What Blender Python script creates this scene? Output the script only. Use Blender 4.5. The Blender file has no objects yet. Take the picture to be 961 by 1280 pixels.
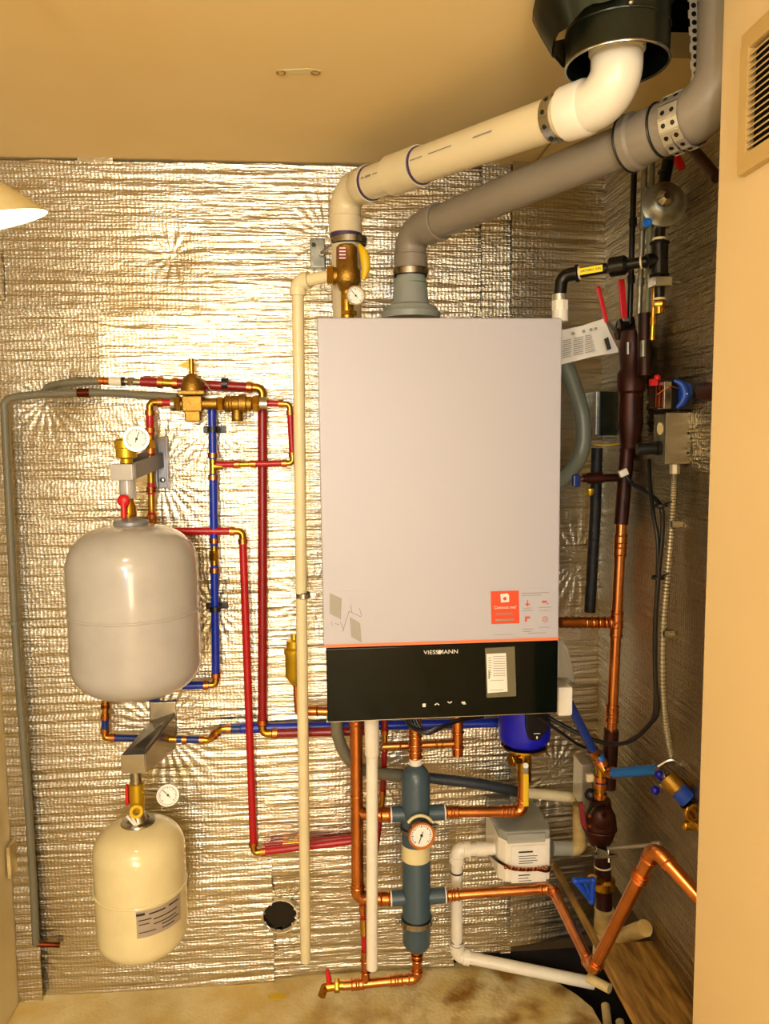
import bpy, bmesh, math, random
import numpy as np
from mathutils import Vector as V, Matrix
random.seed(4)
SC = bpy.context.scene
COL = SC.collection
# ---------------------------------------------------------------- camera model (961x1280)
FOC = 961.0; YAW = math.radians(4.6); PIT = math.radians(5.7); ROL = math.radians(.63)
CAM = V((0, -1.8, 1.335))
cf = V((math.sin(YAW)*math.cos(PIT), math.cos(YAW)*math.cos(PIT), -math.sin(PIT)))
r0 = V((math.cos(YAW), -math.sin(YAW), 0)); u0 = r0.cross(cf)
cr = r0*math.cos(ROL) - u0*math.sin(ROL); cu = u0*math.cos(ROL) + r0*math.sin(ROL)
def ray(px, py): return cf + cr*((px-480.5)/FOC) + cu*((640-py)/FOC)
def P(px, py, o=0.0):            # the place o metres in front of the back wall
    d = ray(px, py); return CAM + d*((1.8-o)/d.y)
def Q(px, py, X):                # the place on a plane X = const
    d = ray(px, py); return CAM + d*(X/d.x)
def FL(px, py, z=0.0):
    d = ray(px, py); return CAM + d*((z-CAM.z)/d.z)
def wid(x0, x1, py, o): return (P(x1, py, o)-P(x0, py, o)).x
X, Y, Z = V((1,0,0)), V((0,1,0)), V((0,0,1))

cam = bpy.data.cameras.new('camera'); co = bpy.data.objects.new('camera', cam); COL.objects.link(co)
cam.sensor_fit = 'HORIZONTAL'; cam.sensor_width = 36; cam.lens = 36; cam.clip_start = .01
co.matrix_world = Matrix(((cr.x, cu.x, -cf.x, CAM.x), (cr.y, cu.y, -cf.y, CAM.y), (cr.z, cu.z, -cf.z, CAM.z), (0,0,0,1)))
SC.camera = co
SC.view_settings.view_transform = 'Standard'; SC.view_settings.look = 'None'
SC.view_settings.gamma = 1; SC.view_settings.use_curve_mapping = False

# ---------------------------------------------------------------- materials
MATS = {}
def lin(c):
    c = [int(c[i:i+2], 16)/255 for i in (0,2,4)]
    return tuple(((x+.055)/1.055)**2.4 if x > .04045 else x/12.92 for x in c) + (1,)
def mat(name, col, rough=.5, metal=0.0, noise=0.0, nscale=20, bump=0.0, bscale=60, coat=0.0, emit=None, estr=0, col2=None, stretch=None, spec=None, alpha=None, trans=0):
    m = bpy.data.materials.new(name); m.use_nodes = True; nt = m.node_tree; b = nt.nodes['Principled BSDF']
    c = lin(col); b.inputs['Base Color'].default_value = c; b.inputs['Roughness'].default_value = rough
    b.inputs['Metallic'].default_value = metal; b.inputs['Coat Weight'].default_value = coat
    b.inputs['Transmission Weight'].default_value = trans
    if spec is not None: b.inputs['Specular IOR Level'].default_value = spec
    if alpha is not None: b.inputs['Alpha'].default_value = alpha
    tc = nt.nodes.new('ShaderNodeTexCoord'); mp = nt.nodes.new('ShaderNodeMapping')
    nt.links.new(tc.outputs['Object'], mp.inputs['Vector'])
    if stretch: mp.inputs['Scale'].default_value = stretch
    n = nt.nodes.new('ShaderNodeTexNoise'); n.inputs['Scale'].default_value = nscale; n.inputs['Detail'].default_value = 6
    nt.links.new(mp.outputs['Vector'], n.inputs['Vector'])
    r = nt.nodes.new('ShaderNodeValToRGB'); r.color_ramp.elements[0].position = .35; r.color_ramp.elements[1].position = .68
    d = lin(col2) if col2 else tuple(x*(1-(noise or .08)) for x in c[:3]) + (1,)
    r.color_ramp.elements[0].color = d; r.color_ramp.elements[1].color = c
    nt.links.new(n.outputs['Fac'], r.inputs['Fac']); nt.links.new(r.outputs['Color'], b.inputs['Base Color'])
    if bump:
        n2 = nt.nodes.new('ShaderNodeTexNoise'); n2.inputs['Scale'].default_value = bscale; n2.inputs['Detail'].default_value = 5
        nt.links.new(mp.outputs['Vector'], n2.inputs['Vector'])
        bp = nt.nodes.new('ShaderNodeBump'); bp.inputs['Strength'].default_value = bump; bp.inputs['Distance'].default_value = .004
        nt.links.new(n2.outputs['Fac'], bp.inputs['Height']); nt.links.new(bp.outputs['Normal'], b.inputs['Normal'])
    if emit:
        b.inputs['Emission Color'].default_value = lin(emit); b.inputs['Emission Strength'].default_value = estr
    MATS[name] = m; return m
mat('white_enamel', 'aeadb8', .42, noise=.01, nscale=1)
mat('casing_side', 'cfc8bc', .35)
mat('black_glass', '050c09', .08, spec=.18)
mat('orange_strip', 'e8764a', .4)
mat('orange_label', 'd8420a', .45)
mat('paper', 'e6e2d8', .6)
mat('paper_print', '8b8a84', .6)
mat('dark_print', '23211f', .6)
mat('red_print', 'cc4a34', .6)
mat('leaflet_grey', '9a9890', .6)
mat('clear_film', '8a8468', .12, alpha=.45)
mat('copper', 'd98a4e', .27, 1, noise=.2, nscale=25, bump=.05)
mat('copper_dark', '6a2f1a', .35, 1, col2='3a1a10', nscale=18)
mat('brown_copper', '42180e', .42, .5, col2='220c08', nscale=14)
mat('brass', 'c79a3a', .26, 1, noise=.18, nscale=30)
mat('cast_brass', 'a8843c', .42, 1, noise=.25, nscale=60, bump=.3, bscale=300)
mat('yellow_brass', 'd9b52c', .35, .75, noise=.15)
mat('steel', 'b8b6ae', .25, 1, noise=.2, nscale=20)
mat('galvanized', '9c9c90', .4, .85, col2='77776c', nscale=45)
mat('duct_metal', '3c4238', .32, .85, col2='22261f', nscale=9)
mat('black_iron', '171412', .32, .35, col2='0c0a09', nscale=30)
mat('black_plastic', '101012', .4)
mat('black_cable', '0d0f16', .38)
mat('pvc_white', 'e9e3d3', .3)
mat('pvc_flue', 'd8cba8', .32, noise=.06, nscale=8)
mat('cpvc_cream', 'e3d6ac', .38)
mat('pvc_grey', '857c6e', .42, noise=.08, nscale=8)
mat('pvc_grey_light', '8f958f', .35)
mat('primer_purple', '3e3160', .4)
mat('pex_red', 'b3121a', .32, noise=.1)
mat('pex_darkred', '8d1016', .3, noise=.12)
mat('pex_orange', 'c8341c', .32)
mat('pex_blue', '0f2fb0', .3, noise=.1)
mat('pex_navy', '14307a', .3)
mat('pex_lightblue', '1464b8', .35)
mat('pump_blue', '0a12b4', .35)
mat('valve_blue', '1048c8', .4)
mat('handle_red', 'c8141a', .4)
mat('handle_yellow', 'e0b818', .45)
mat('hose_grey', '6f6c5a', .5)
mat('hose_dark', '2e3640', .45)
mat('hose_green', '6e7466', .4)
mat('foam_black', '15120f', .6, bump=.6, bscale=120)
mat('separator_slate', '3f5460', .34, noise=.1, nscale=6)
mat('tank_grey', 'b2b0ae', .2, coat=.4)
mat('tank_cream', 'e3d7a8', .2, coat=.4)
mat('bracket_grey', '8f9096', .38, .3)
mat('tan_wall', 'dcc290', .75, noise=.07, nscale=3, bump=.08, bscale=40)
mat('ceiling_paint', 'e6d09c', .85, col2='dfc68c', nscale=2.2, bump=.1, bscale=30)
mat('left_wall', 'd9cba2', .8, col2='c9b88a', nscale=9, bump=.3, bscale=30)
mat('rear_wall', 'c8a460', .9)
mat('vent_paint', 'c4a566', .5)
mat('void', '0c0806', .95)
mat('soil', '1c1109', .95, bump=.8, bscale=30)
mat('board_back', '4a3a22', .9)
mat('gauge_face', 'f0efe8', .4)
mat('gauge_glass', 'f4f4f4', .08)
mat('label_cream', 'dccf9c', .6)
mat('label_grey', 'a89a88', .5)
mat('yellow_tape', 'f0dc10', .5)
mat('red_tag', '7e1c28', .5)
mat('green_tape', '2c7a40', .5)
mat('strap_zinc', 'c4beae', .35, .7)
mat('clear_plastic', 'b4b6ac', .15, alpha=.6)
mat('bag_plastic', 'c8c4b4', .25, alpha=.75, bump=.5, bscale=40)
mat('grille_dark', '140e08', .9)
mat('wrap_cream', 'd8c48c', .6, col2='8a6c34', nscale=14, bump=.3)
mat('dark_hole', '050304', .25)
mat('wood', 'b08a44', .65, col2='6e4c1c', nscale=9, stretch=(9,1.3,9), bump=.25, bscale=20)
mat('tape_foil', 'd8d0b8', .3, .9, bump=.8, bscale=50)
mat('bulb', 'fff2cc', .5, emit='fff0c4', estr=6)
mat('shade_outside', 'c2b487', .55)
mat('shade_inside', 'fff6dc', .6)
mat('window_light', 'ffffff', .5, emit='e4eeff', estr=5)
mat('rear_fill_glow', 'ffffff', .5, emit='ffdca4', estr=3)  # warm glow of the added fill panel in the rear wall
mat('ceiling_fill_glow', 'ffffff', .5, emit='ffe2b4', estr=5)  # glow of the added fill panel under the ceiling
mat('stain_yellow', 'cfae10', .6)

def concrete():
    m = bpy.data.materials.new('stained_concrete'); m.use_nodes = True; nt = m.node_tree; b = nt.nodes['Principled BSDF']
    L = nt.links.new; N = nt.nodes.new
    tc = N('ShaderNodeTexCoord'); n1 = N('ShaderNodeTexNoise'); n2 = N('ShaderNodeTexNoise'); n3 = N('ShaderNodeTexNoise')
    for n, s in ((n1, 7), (n2, 11), (n3, 110)):
        n.inputs['Scale'].default_value = s; n.inputs['Detail'].default_value = 8; L(tc.outputs['Object'], n.inputs['Vector'])
    a = N('ShaderNodeValToRGB'); a.color_ramp.elements[0].color = lin('cdb470'); a.color_ramp.elements[1].color = lin('e0d2a2')
    a.color_ramp.elements[0].position = .4; a.color_ramp.elements[1].position = .6
    s = N('ShaderNodeValToRGB'); s.color_ramp.elements[0].color = lin('a88438'); s.color_ramp.elements[1].color = (1,1,1,1)
    s.color_ramp.elements[0].position = .36; s.color_ramp.elements[1].position = .56
    mx = N('ShaderNodeMix'); mx.data_type = 'RGBA'; mx.blend_type = 'MULTIPLY'; 
    # stains grow towards the right hand corner where water drips
    sx = N('ShaderNodeSeparateXYZ'); L(tc.outputs['Object'], sx.inputs[0])
    mr = N('ShaderNodeMapRange'); mr.inputs['From Min'].default_value = -.25; mr.inputs['From Max'].default_value = .25
    L(sx.outputs['X'], mr.inputs['Value']); L(mr.outputs[0], mx.inputs[0])
    L(n1.outputs['Fac'], a.inputs['Fac']); L(n2.outputs['Fac'], s.inputs['Fac'])
    L(a.outputs['Color'], mx.inputs[6]); L(s.outputs['Color'], mx.inputs[7]); L(mx.outputs[2], b.inputs['Base Color'])
    bp = N('ShaderNodeBump'); bp.inputs['Strength'].default_value = .5; bp.inputs['Distance'].default_value = .004
    L(n3.outputs['Fac'], bp.inputs['Height']); L(bp.outputs['Normal'], b.inputs['Normal']); b.inputs['Roughness'].default_value = .6
    MATS['concrete'] = m
concrete()
def foil(name, col='e2dccb', rough=.24, b1=.5, b2=.35):
    m = bpy.data.materials.new(name); m.use_nodes = True; nt = m.node_tree; b = nt.nodes['Principled BSDF']
    L = nt.links.new; N = nt.nodes.new
    b.inputs['Metallic'].default_value = 1; b.inputs['Base Color'].default_value = lin(col); b.inputs['Roughness'].default_value = rough
    g = N('ShaderNodeNewGeometry'); sp = N('ShaderNodeSeparateXYZ'); L(g.outputs['Position'], sp.inputs[0])
    ad = N('ShaderNodeMath'); ad.operation = 'SUBTRACT'; L(sp.outputs['X'], ad.inputs[0]); L(sp.outputs['Y'], ad.inputs[1])
    cb = N('ShaderNodeCombineXYZ'); L(ad.outputs[0], cb.inputs['X']); L(sp.outputs['Z'], cb.inputs['Y'])
    def mapped(s):
        mp = N('ShaderNodeMapping'); mp.inputs['Scale'].default_value = s; L(cb.outputs[0], mp.inputs['Vector']); return mp
    w = N('ShaderNodeTexNoise'); w.inputs['Scale'].default_value = 1; w.inputs['Detail'].default_value = 3; L(mapped((5, 75, 1)).outputs[0], w.inputs['Vector'])
    w2 = N('ShaderNodeTexNoise'); w2.inputs['Scale'].default_value = 1; w2.inputs['Detail'].default_value = 4; L(mapped((60, 240, 1)).outputs[0], w2.inputs['Vector'])
    v = N('ShaderNodeTexVoronoi'); v.inputs['Scale'].default_value = 1; v.inputs['Randomness'].default_value = .35; L(mapped((120, 130, 1)).outputs[0], v.inputs['Vector'])
    bA = N('ShaderNodeBump'); bA.inputs['Strength'].default_value = b1; bA.inputs['Distance'].default_value = .012; L(w.outputs['Fac'], bA.inputs['Height'])
    bB = N('ShaderNodeBump'); bB.inputs['Strength'].default_value = b2; bB.inputs['Distance'].default_value = .003; L(v.outputs['Distance'], bB.inputs['Height']); L(bA.outputs['Normal'], bB.inputs['Normal'])
    bC = N('ShaderNodeBump'); bC.inputs['Strength'].default_value = b2; bC.inputs['Distance'].default_value = .004; L(w2.outputs['Fac'], bC.inputs['Height']); L(bB.outputs['Normal'], bC.inputs['Normal'])
    L(bC.outputs['Normal'], b.inputs['Normal'])
    MATS[name] = m
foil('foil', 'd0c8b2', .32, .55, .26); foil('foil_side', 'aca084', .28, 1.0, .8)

# ---------------------------------------------------------------- mesh collector
def basis(n):
    n = n.normalized(); a = Z if abs(n.z) < .9 else X
    s = n.cross(a).normalized(); t = s.cross(n).normalized(); return s, t, n
class G:
    def __init__(s): s.b = bmesh.new()
    def rings(s, rings, closed=False, cap=True):
        vs = [[s.b.verts.new(p) for p in r] for r in rings]; n = len(vs[0])
        rng = range(len(vs)) if closed else range(len(vs)-1)
        for i in rng:
            A, B = vs[i], vs[(i+1) % len(vs)]
            for j in range(n):
                s.b.faces.new((A[j], A[(j+1) % n], B[(j+1) % n], B[j]))
        if cap and not closed:
            s.b.faces.new(vs[0][::-1]); s.b.faces.new(vs[-1])
        return s
    def lathe(s, o, ax, prof, seg=24, cap=True):      # prof: (distance along axis, radius)
        a, t, n = basis(V(ax)); R = []
        for h, r in prof:
            r = max(r, 1e-5); R.append([V(o)+n*h+(a*math.cos(2*math.pi*k/seg)+t*math.sin(2*math.pi*k/seg))*r for k in range(seg)])
        return s.rings(R, cap=cap)
    def cyl(s, p, q, r, r2=None, seg=20):
        p, q = V(p), V(q); return s.lathe(p, q-p, [(0, r), ((q-p).length, r2 if r2 else r)], seg)
    def ringband(s, o, ax, r, w, t, seg=28):          # open collar, outer radius r
        return s.rings([[V(o)+n_ for n_ in q] for q in s._rb(ax, r, w, t, seg)], closed=True)
    def _rb(s, ax, r, w, t, seg):
        a, tt, n = basis(V(ax)); out = []
        for h, rr in ((-w/2, r-t), (-w/2, r), (w/2, r), (w/2, r-t)):
            out.append([n*h+(a*math.cos(2*math.pi*k/seg)+tt*math.sin(2*math.pi*k/seg))*rr for k in range(seg)])
        return out
    def torus(s, o, ax, R, r, seg=28, m=8):
        a, t, n = basis(V(ax)); rg = []
        for k in range(seg):
            c = a*math.cos(2*math.pi*k/seg)+t*math.sin(2*math.pi*k/seg)
            rg.append([V(o)+c*(R+r*math.cos(2*math.pi*j/m))+n*(r*math.sin(2*math.pi*j/m)) for j in range(m)])
        return s.rings(rg, closed=True)
    def tube(s, pts, r, R=0.0, seg=16, arc=7, cap=True, rf=None):
        path = curve(pts, R, arc); n = len(path); tg = []
        for i in range(n):
            d = path[min(i+1, n-1)]-path[max(i-1, 0)]; tg.append(d.normalized())
        a, t, _ = basis(tg[0]); rg = []
        for i in range(n):
            a = (a-tg[i]*a.dot(tg[i])).normalized(); t = tg[i].cross(a)
            rr = r if rf is None else rf(i/(n-1))*r
            rg.append([path[i]+(a*math.cos(2*math.pi*k/seg)+t*math.sin(2*math.pi*k/seg))*rr for k in range(seg)])
        return s.rings(rg, cap=cap)
    def box(s, c, d, ax=None, bev=0.0, seg=2):         # ax = (x axis, y axis, z axis)
        a = ax or (X, Y, Z); c = V(c); vs = {}
        for i in (-1,1):
            for j in (-1,1):
                for k in (-1,1): vs[i,j,k] = s.b.verts.new(c+a[0]*(i*d[0]/2)+a[1]*(j*d[1]/2)+a[2]*(k*d[2]/2))
        q = [((-1,-1,-1),(-1,1,-1),(1,1,-1),(1,-1,-1)), ((-1,-1,1),(1,-1,1),(1,1,1),(-1,1,1)), ((-1,-1,-1),(1,-1,-1),(1,-1,1),(-1,-1,1)),
             ((-1,1,-1),(-1,1,1),(1,1,1),(1,1,-1)), ((-1,-1,-1),(-1,-1,1),(-1,1,1),(-1,1,-1)), ((1,-1,-1),(1,1,-1),(1,1,1),(1,-1,1))]
        fs = [s.b.faces.new([vs[v] for v in f]) for f in q]
        if bev:
            s.bev = 1
            es = list({e for f in fs for e in f.edges})
            bmesh.ops.bevel(s.b, geom=es, offset=bev, segments=seg, affect='EDGES', profile=.5)
        return s
    def prism(s, pts, v, bev=0.0):                      # polygon (3-D) extruded by v
        A = [s.b.verts.new(V(p)) for p in pts]; B = [s.b.verts.new(V(p)+V(v)) for p in pts]; n = len(A)
        fs = [s.b.faces.new(A[::-1]), s.b.faces.new(B)] + [s.b.faces.new((A[i], A[(i+1) % n], B[(i+1) % n], B[i])) for i in range(n)]
        if bev: s.bev = 1; bmesh.ops.bevel(s.b, geom=list({e for f in fs for e in f.edges}), offset=bev, segments=2, affect='EDGES', profile=.5)
        return s
    def ball(s, c, r, sc=(1,1,1), seg=16):
        m = Matrix.Translation(V(c)) @ Matrix.Diagonal((r*sc[0], r*sc[1], r*sc[2], 1))
        bmesh.ops.create_uvsphere(s.b, u_segments=seg, v_segments=seg//2+2, radius=1, matrix=m); return s
def curve(pts, R, arc):
    pts = [V(p) for p in pts]
    if not R or len(pts) < 3: return pts
    out = [pts[0]]
    for i in range(1, len(pts)-1):
        p, c, q = pts[i-1], pts[i], pts[i+1]
        d1, d2 = (c-p), (q-c); l1, l2 = d1.length, d2.length; d1.normalize(); d2.normalize()
        ang = d1.angle(d2)
        if ang < .02: out.append(c); continue
        t = min(R*math.tan(ang/2), l1*.49, l2*.49); a, b = c-d1*t, c+d2*t
        Re = t/math.tan(ang/2); nrm = (d2-d1*d1.dot(d2)).normalized(); cen = a+nrm*Re
        for k in range(arc+1):
            th = ang*k/arc; out.append(cen-nrm*(Re*math.cos(th))+d1*(Re*math.sin(th)))
    out.append(pts[-1]); return out
def smooth(pts, n=8):                                   # Catmull-Rom through the points
    pts = [V(p) for p in pts]; q = [pts[0]*2-pts[1]]+pts+[pts[-1]*2-pts[-2]]; out = []
    for i in range(1, len(q)-2):
        for k in range(n):
            t = k/n; a, b, c, d = q[i-1:i+3]
            out.append(.5*((2*b)+(c-a)*t+(2*a-5*b+4*c-d)*t*t+(3*b-a-3*c+d)*t**3))
    out.append(pts[-1]); return out
# ---------------------------------------------------------------- linking
def rootof(o):
    while o.parent: o = o.parent
    return o
def thing(name, label, cat, loc, group=None):
    o = bpy.data.objects.new(name, None); o.location = V(loc); o.empty_display_size = .03; COL.objects.link(o)
    o['label'] = label; o['category'] = cat
    if group: o['group'] = group
    return o
def mk(name, g, m, off):
    me = bpy.data.meshes.new(name); bmesh.ops.recalc_face_normals(g.b, faces=g.b.faces[:]); bmesh.ops.translate(g.b, verts=g.b.verts[:], vec=-V(off)); g.b.to_mesh(me); g.b.free()
    me.shade_smooth(); me.set_sharp_from_angle(angle=math.radians(38)); me.materials.append(MATS[m] if isinstance(m, str) else m)
    o = bpy.data.objects.new(name, me); COL.objects.link(o)
    if getattr(g, 'bev', 0): w_ = o.modifiers.new('wn', 'WEIGHTED_NORMAL'); w_.weight = 100; w_.keep_sharp = True
    return o
def part(name, g, m, parent, label=None, kind=None):
    o = mk(name, g, m, rootof(parent).location); o.parent = parent
    if label: o['label'] = label
    if kind: o['kind'] = kind
    return o
def solo(name, g, m, label, cat, group=None, kind=None):
    vs = [v.co for v in g.b.verts]; c = V([(min(v[i] for v in vs)+max(v[i] for v in vs))/2 for i in range(3)])
    o = mk(name, g, m, c); o.location = c; o['label'] = label; o['category'] = cat
    if group: o['group'] = group
    if kind: o['kind'] = kind
    return o
def struct(name, g, m):
    o = mk(name, g, m, (0,0,0)); o['kind'] = 'structure'; return o
def text(s, size, c, xd, yd, m, parent, name='lettering', ext=.0002, label=None, sx=1):
    cu_ = bpy.data.curves.new('t', 'FONT'); cu_.body = s; cu_.size = size; cu_.align_x = 'CENTER'; cu_.align_y = 'CENTER'; cu_.extrude = ext
    t = bpy.data.objects.new('t', cu_); COL.objects.link(t); bpy.context.view_layer.update()
    me = bpy.data.meshes.new_from_object(t.evaluated_get(bpy.context.evaluated_depsgraph_get()))
    bpy.data.objects.remove(t); xd, yd = V(xd).normalized(), V(yd).normalized(); n = xd.cross(yd)
    M = Matrix(((xd.x*sx, yd.x, n.x, 0), (xd.y*sx, yd.y, n.y, 0), (xd.z*sx, yd.z, n.z, 0), (0,0,0,1)))
    M.translation = V(c)-rootof(parent).location; me.transform(M)
    me.materials.clear(); me.materials.append(MATS[m]); me.name = name
    o = bpy.data.objects.new(name, me); COL.objects.link(o); o.parent = parent
    if label: o['label'] = label
    return o
def gauge(parent, c, n, r, stem=None, angle=.6, rim='steel', name='pressure_gauge', num=True):
    c = V(c); n = V(n).normalized(); xd = Z.cross(n).normalized(); yd = n.cross(xd).normalized()
    g = G().lathe(c-n*r*.35, n, [(0, r*.75), (0, r*.9), (r*.5, r*.98), (r*.62, r), (r*.66, r*.97), (r*.66, r*.84), (r*.42, r*.80)], 28)
    if stem: g.cyl(c-n*r*.2, V(stem), r*.22)
    case = part(name, g, rim, parent)
    part('dial', G().lathe(c+n*r*.16, n, [(0, r*.85), (r*.03, r*.85)], 28), 'gauge_face', case)
    tk = G()
    for k in range(25):
        a = math.radians(225-270*k/24); d = xd*math.cos(a)+yd*math.sin(a); l = .14 if k % 4 == 0 else .07
        tk.box(c+n*r*.2+d*r*(.74-l/2), (r*l*1.2, r*.05, r*.02), (d, n.cross(d), n))
    part('scale_marks', tk, 'dark_print', case)
    d = xd*math.cos(angle)+yd*math.sin(angle)
    part('needle', G().box(c+n*r*.24+d*r*.15, (r*.9, r*.05, r*.03), (d, n.cross(d), n)).lathe(c+n*r*.2, n, [(0, r*.1), (r*.08, r*.09)], 12), 'dark_print', case)
    return case
# ---------------------------------------------------------------- plumbing runs
def hexnut(g, c, ax, r, w): return g.lathe(V(c)-V(ax).normalized()*w/2, ax, [(0, r*.92), (w*.12, r), (w*.88, r), (w, r*.92)], 6)
ST = {
 'pexred':  dict(m='pex_red', r=.0087, e='brass', er=.0078, L=.022, band='copper'),
 'pexdark': dict(m='pex_darkred', r=.0105, e='brass', er=.0095, L=.028, band='copper'),
 'pexblue': dict(m='pex_blue', r=.0090, e='brass', er=.008, L=.022, band='copper'),
 'pexnavy': dict(m='pex_navy', r=.0085, e='brass', er=.008, L=.022, band='copper'),
 'copper':  dict(m='copper', r=.011, e='copper', er=.0125, L=.03, bead=1),
}
def crimp(root, p, d, r, m='copper'): part('crimp_ring', G().ringband(p, d, r*1.22, .011, r*.3, 20), m, root)
def run(name, label, cat, pts, st, group=None, r=None, fits=(), R=None, m=None, ends=(1,1), root=None, L=None):
    s = dict(ST[st]) if isinstance(st, str) else dict(st); k = (r/s['r']) if r else 1; rr = s['r']*k; er = s['er']*k; L = (L or s['L'])*k
    pm = m or s['m']; pts = [V(p) for p in pts]
    t = root or thing(name, label, cat, pts[0], group)
    n = len(pts)
    def body(a, b): part('pipe', G().cyl(a, b, rr), pm, t)
    def fitend(g, c, d, rc):
        if s.get('bead'): g.torus(c-d*er*.55, d, er*.98, er*.16, 20, 6)
        if s.get('hub'): g.lathe(c-d*s['hub']*k, d, [(0, er*.98), (er*.08, rc), (s['hub']*k, rc), (s['hub']*k, er*.8)], 24)
    for i in range(n-1):
        a, b = pts[i], pts[i+1]; d = (b-a).normalized()
        a2 = a+d*(L*.75 if i > 0 else 0); b2 = b-d*(L*.75 if i < n-2 else 0)
        cuts = sorted([f for f in fits if f[0] == i], key=lambda f: f[1]); start = a2
        for f in cuts:
            c = a+(b-a)*f[1]; l = f[3] if len(f) > 3 else .03
            kind = f[2]
            body(start, c-d*l*.4); start = c+d*l*.4
            g = G(); g.cyl(c-d*l/2, c+d*l/2, er)
            if s.get('bead'):
                for q in (-.42, -.1, .1, .42): g.torus(c+d*l*q, d, er*.98, er*.14, 20, 6)
            if kind == 'hex': hexnut(g, c, d, er*1.5, l*.4)
            if kind == 'tee': g.cyl(c, c+V(f[4])*L, er); 
            part('tee' if kind == 'tee' else 'coupling', g, s['e'] if len(f) < 6 else f[5], t)
            if s.get('band'):
                crimp(t, c-d*l*.62, d, rr); crimp(t, c+d*l*.62, d, rr)
        body(start, b2)
        if 0 < i+1 < n-1:
            d2 = (pts[i+2]-b).normalized(); g = G()
            g.tube([b-d*L, b, b+d2*L], er, (R or L*.75), 18, 8)
            rc = er*1.14
            fitend(g, b-d*L, -d, rc); fitend(g, b+d2*L, d2, rc)
            part('elbow', g, s['e'], t)
            if s.get('band'):
                crimp(t, b-d*L*1.05, d, rr); crimp(t, b+d2*L*1.05, d2, rr)
    return t
def clamp(label, c, ax, r, m='steel', wallvec=None, group='pipe clamps', w=.012):
    c = V(c); t = thing('pipe_clamp', label, 'clamp', c, group); a, b, n = basis(V(ax))
    part('band', G().ringband(c, ax, r+.004, w, .0025), m, t)
    part('liner', G().ringband(c, ax, r+.0016, w*1.3, .0022), 'black_plastic', t)
    h = X if abs(V(ax).normalized().x) < .5 else Z
    for s_ in (-1, 1):
        p = c+h*s_*(r+.009); part('ear', G().box(p, (.014, .012, w) if h == X else (.012, .012, .014), bev=.001).cyl(p-Y*.012, p+Y*.009, .003, seg=8), m, t)
    if wallvec: part('stud', G().cyl(c+V(wallvec).normalized()*(r+.003), c+V(wallvec), .004, seg=10), 'steel', t)
    return t
# ================================================================ THE ROOM
CEIL = 1.943; XL = -.745; XR = .67; XP = .52
back = G().box((-.04, .03, .985), (1.50, .04, 1.93), (X,Y,Z)); struct('wall_back', back, 'board_back')
struct('wall_right', G().box((.70, -.52, .985), (.04, 1.06, 1.93)), 'board_back')
struct('wall_left', G().box((XL-.03, -2.2, .95), (.06, 4.4, 2.1)), 'left_wall')
struct('wall_front_right', G().box((XP+.1, -2.62, .95), (.2, 3.64, 2.1), bev=.004), 'tan_wall')
struct('wall_rear', G().box((-.1, -4.45, .95), (1.6, .06, 2.1)), 'rear_wall')
# ceiling with the chase and the duct hole cut out where the vent pipes leave
DX, DY = P(770, 121, .70).x, -.70
g = G(); hx0, hx1, hy0, hy1 = DX-.072, DX+.072, DY-.072, DY+.072
for x0, x1, y0, y1 in ((XL, hx0, -4.45, .05), (hx0, hx1, -4.45, hy0), (hx0, hx1, hy1, .05), (hx1, .49, -4.45, .05), (.49, .9, -.52, .05), (.49, .9, -4.45, -1.2)):
    g.box(((x0+x1)/2, (y0+y1)/2, CEIL+.02), (x1-x0, y1-y0, .04))
struct('ceiling', g, 'ceiling_paint')
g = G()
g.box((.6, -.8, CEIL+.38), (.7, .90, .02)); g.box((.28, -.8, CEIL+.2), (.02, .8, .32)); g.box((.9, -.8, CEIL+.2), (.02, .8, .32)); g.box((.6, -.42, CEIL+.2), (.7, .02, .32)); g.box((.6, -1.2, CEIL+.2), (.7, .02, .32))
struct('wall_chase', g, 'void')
# concrete slab, its broken right hand edge above a pit
e = [FL(566, 1203), FL(600, 1201), FL(625, 1203), FL(645, 1207), FL(672, 1217), FL(700, 1229), FL(722, 1243), FL(741, 1259), FL(752, 1280)]
e += [V((e[-1].x+.02, -2.0, 0)), V((.6, -4.4, 0)), V((XL, -4.4, 0)), V((XL, .01, 0))]; e[0].y = .01
struct('floor', G().prism([(p.x, p.y, 0) for p in e], (0,0,-.12), bev=.004), 'concrete')
g = G(); g.box((.35, -.9, -.34), (1.1, 2.0, .02)); g.box((.9, -.9, -.1), (.02, 2.0, .5)); g.box((.35, .06, -.15), (1.1, .02, .4))
struct('floor_pit', g, 'soil')
# ledge of rough timber at the foot of the right wall
lz = FL(760, 1200, .275)
t = solo('timber_ledge', G().box((.635, -.80, .262), (.165, .92, .036), bev=.004).box((.556, -.17, .268), (.008, .34, .022), bev=.002), 'wood', 'rough stained timber board lying at the foot of the right hand foil wall', 'board')
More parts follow.
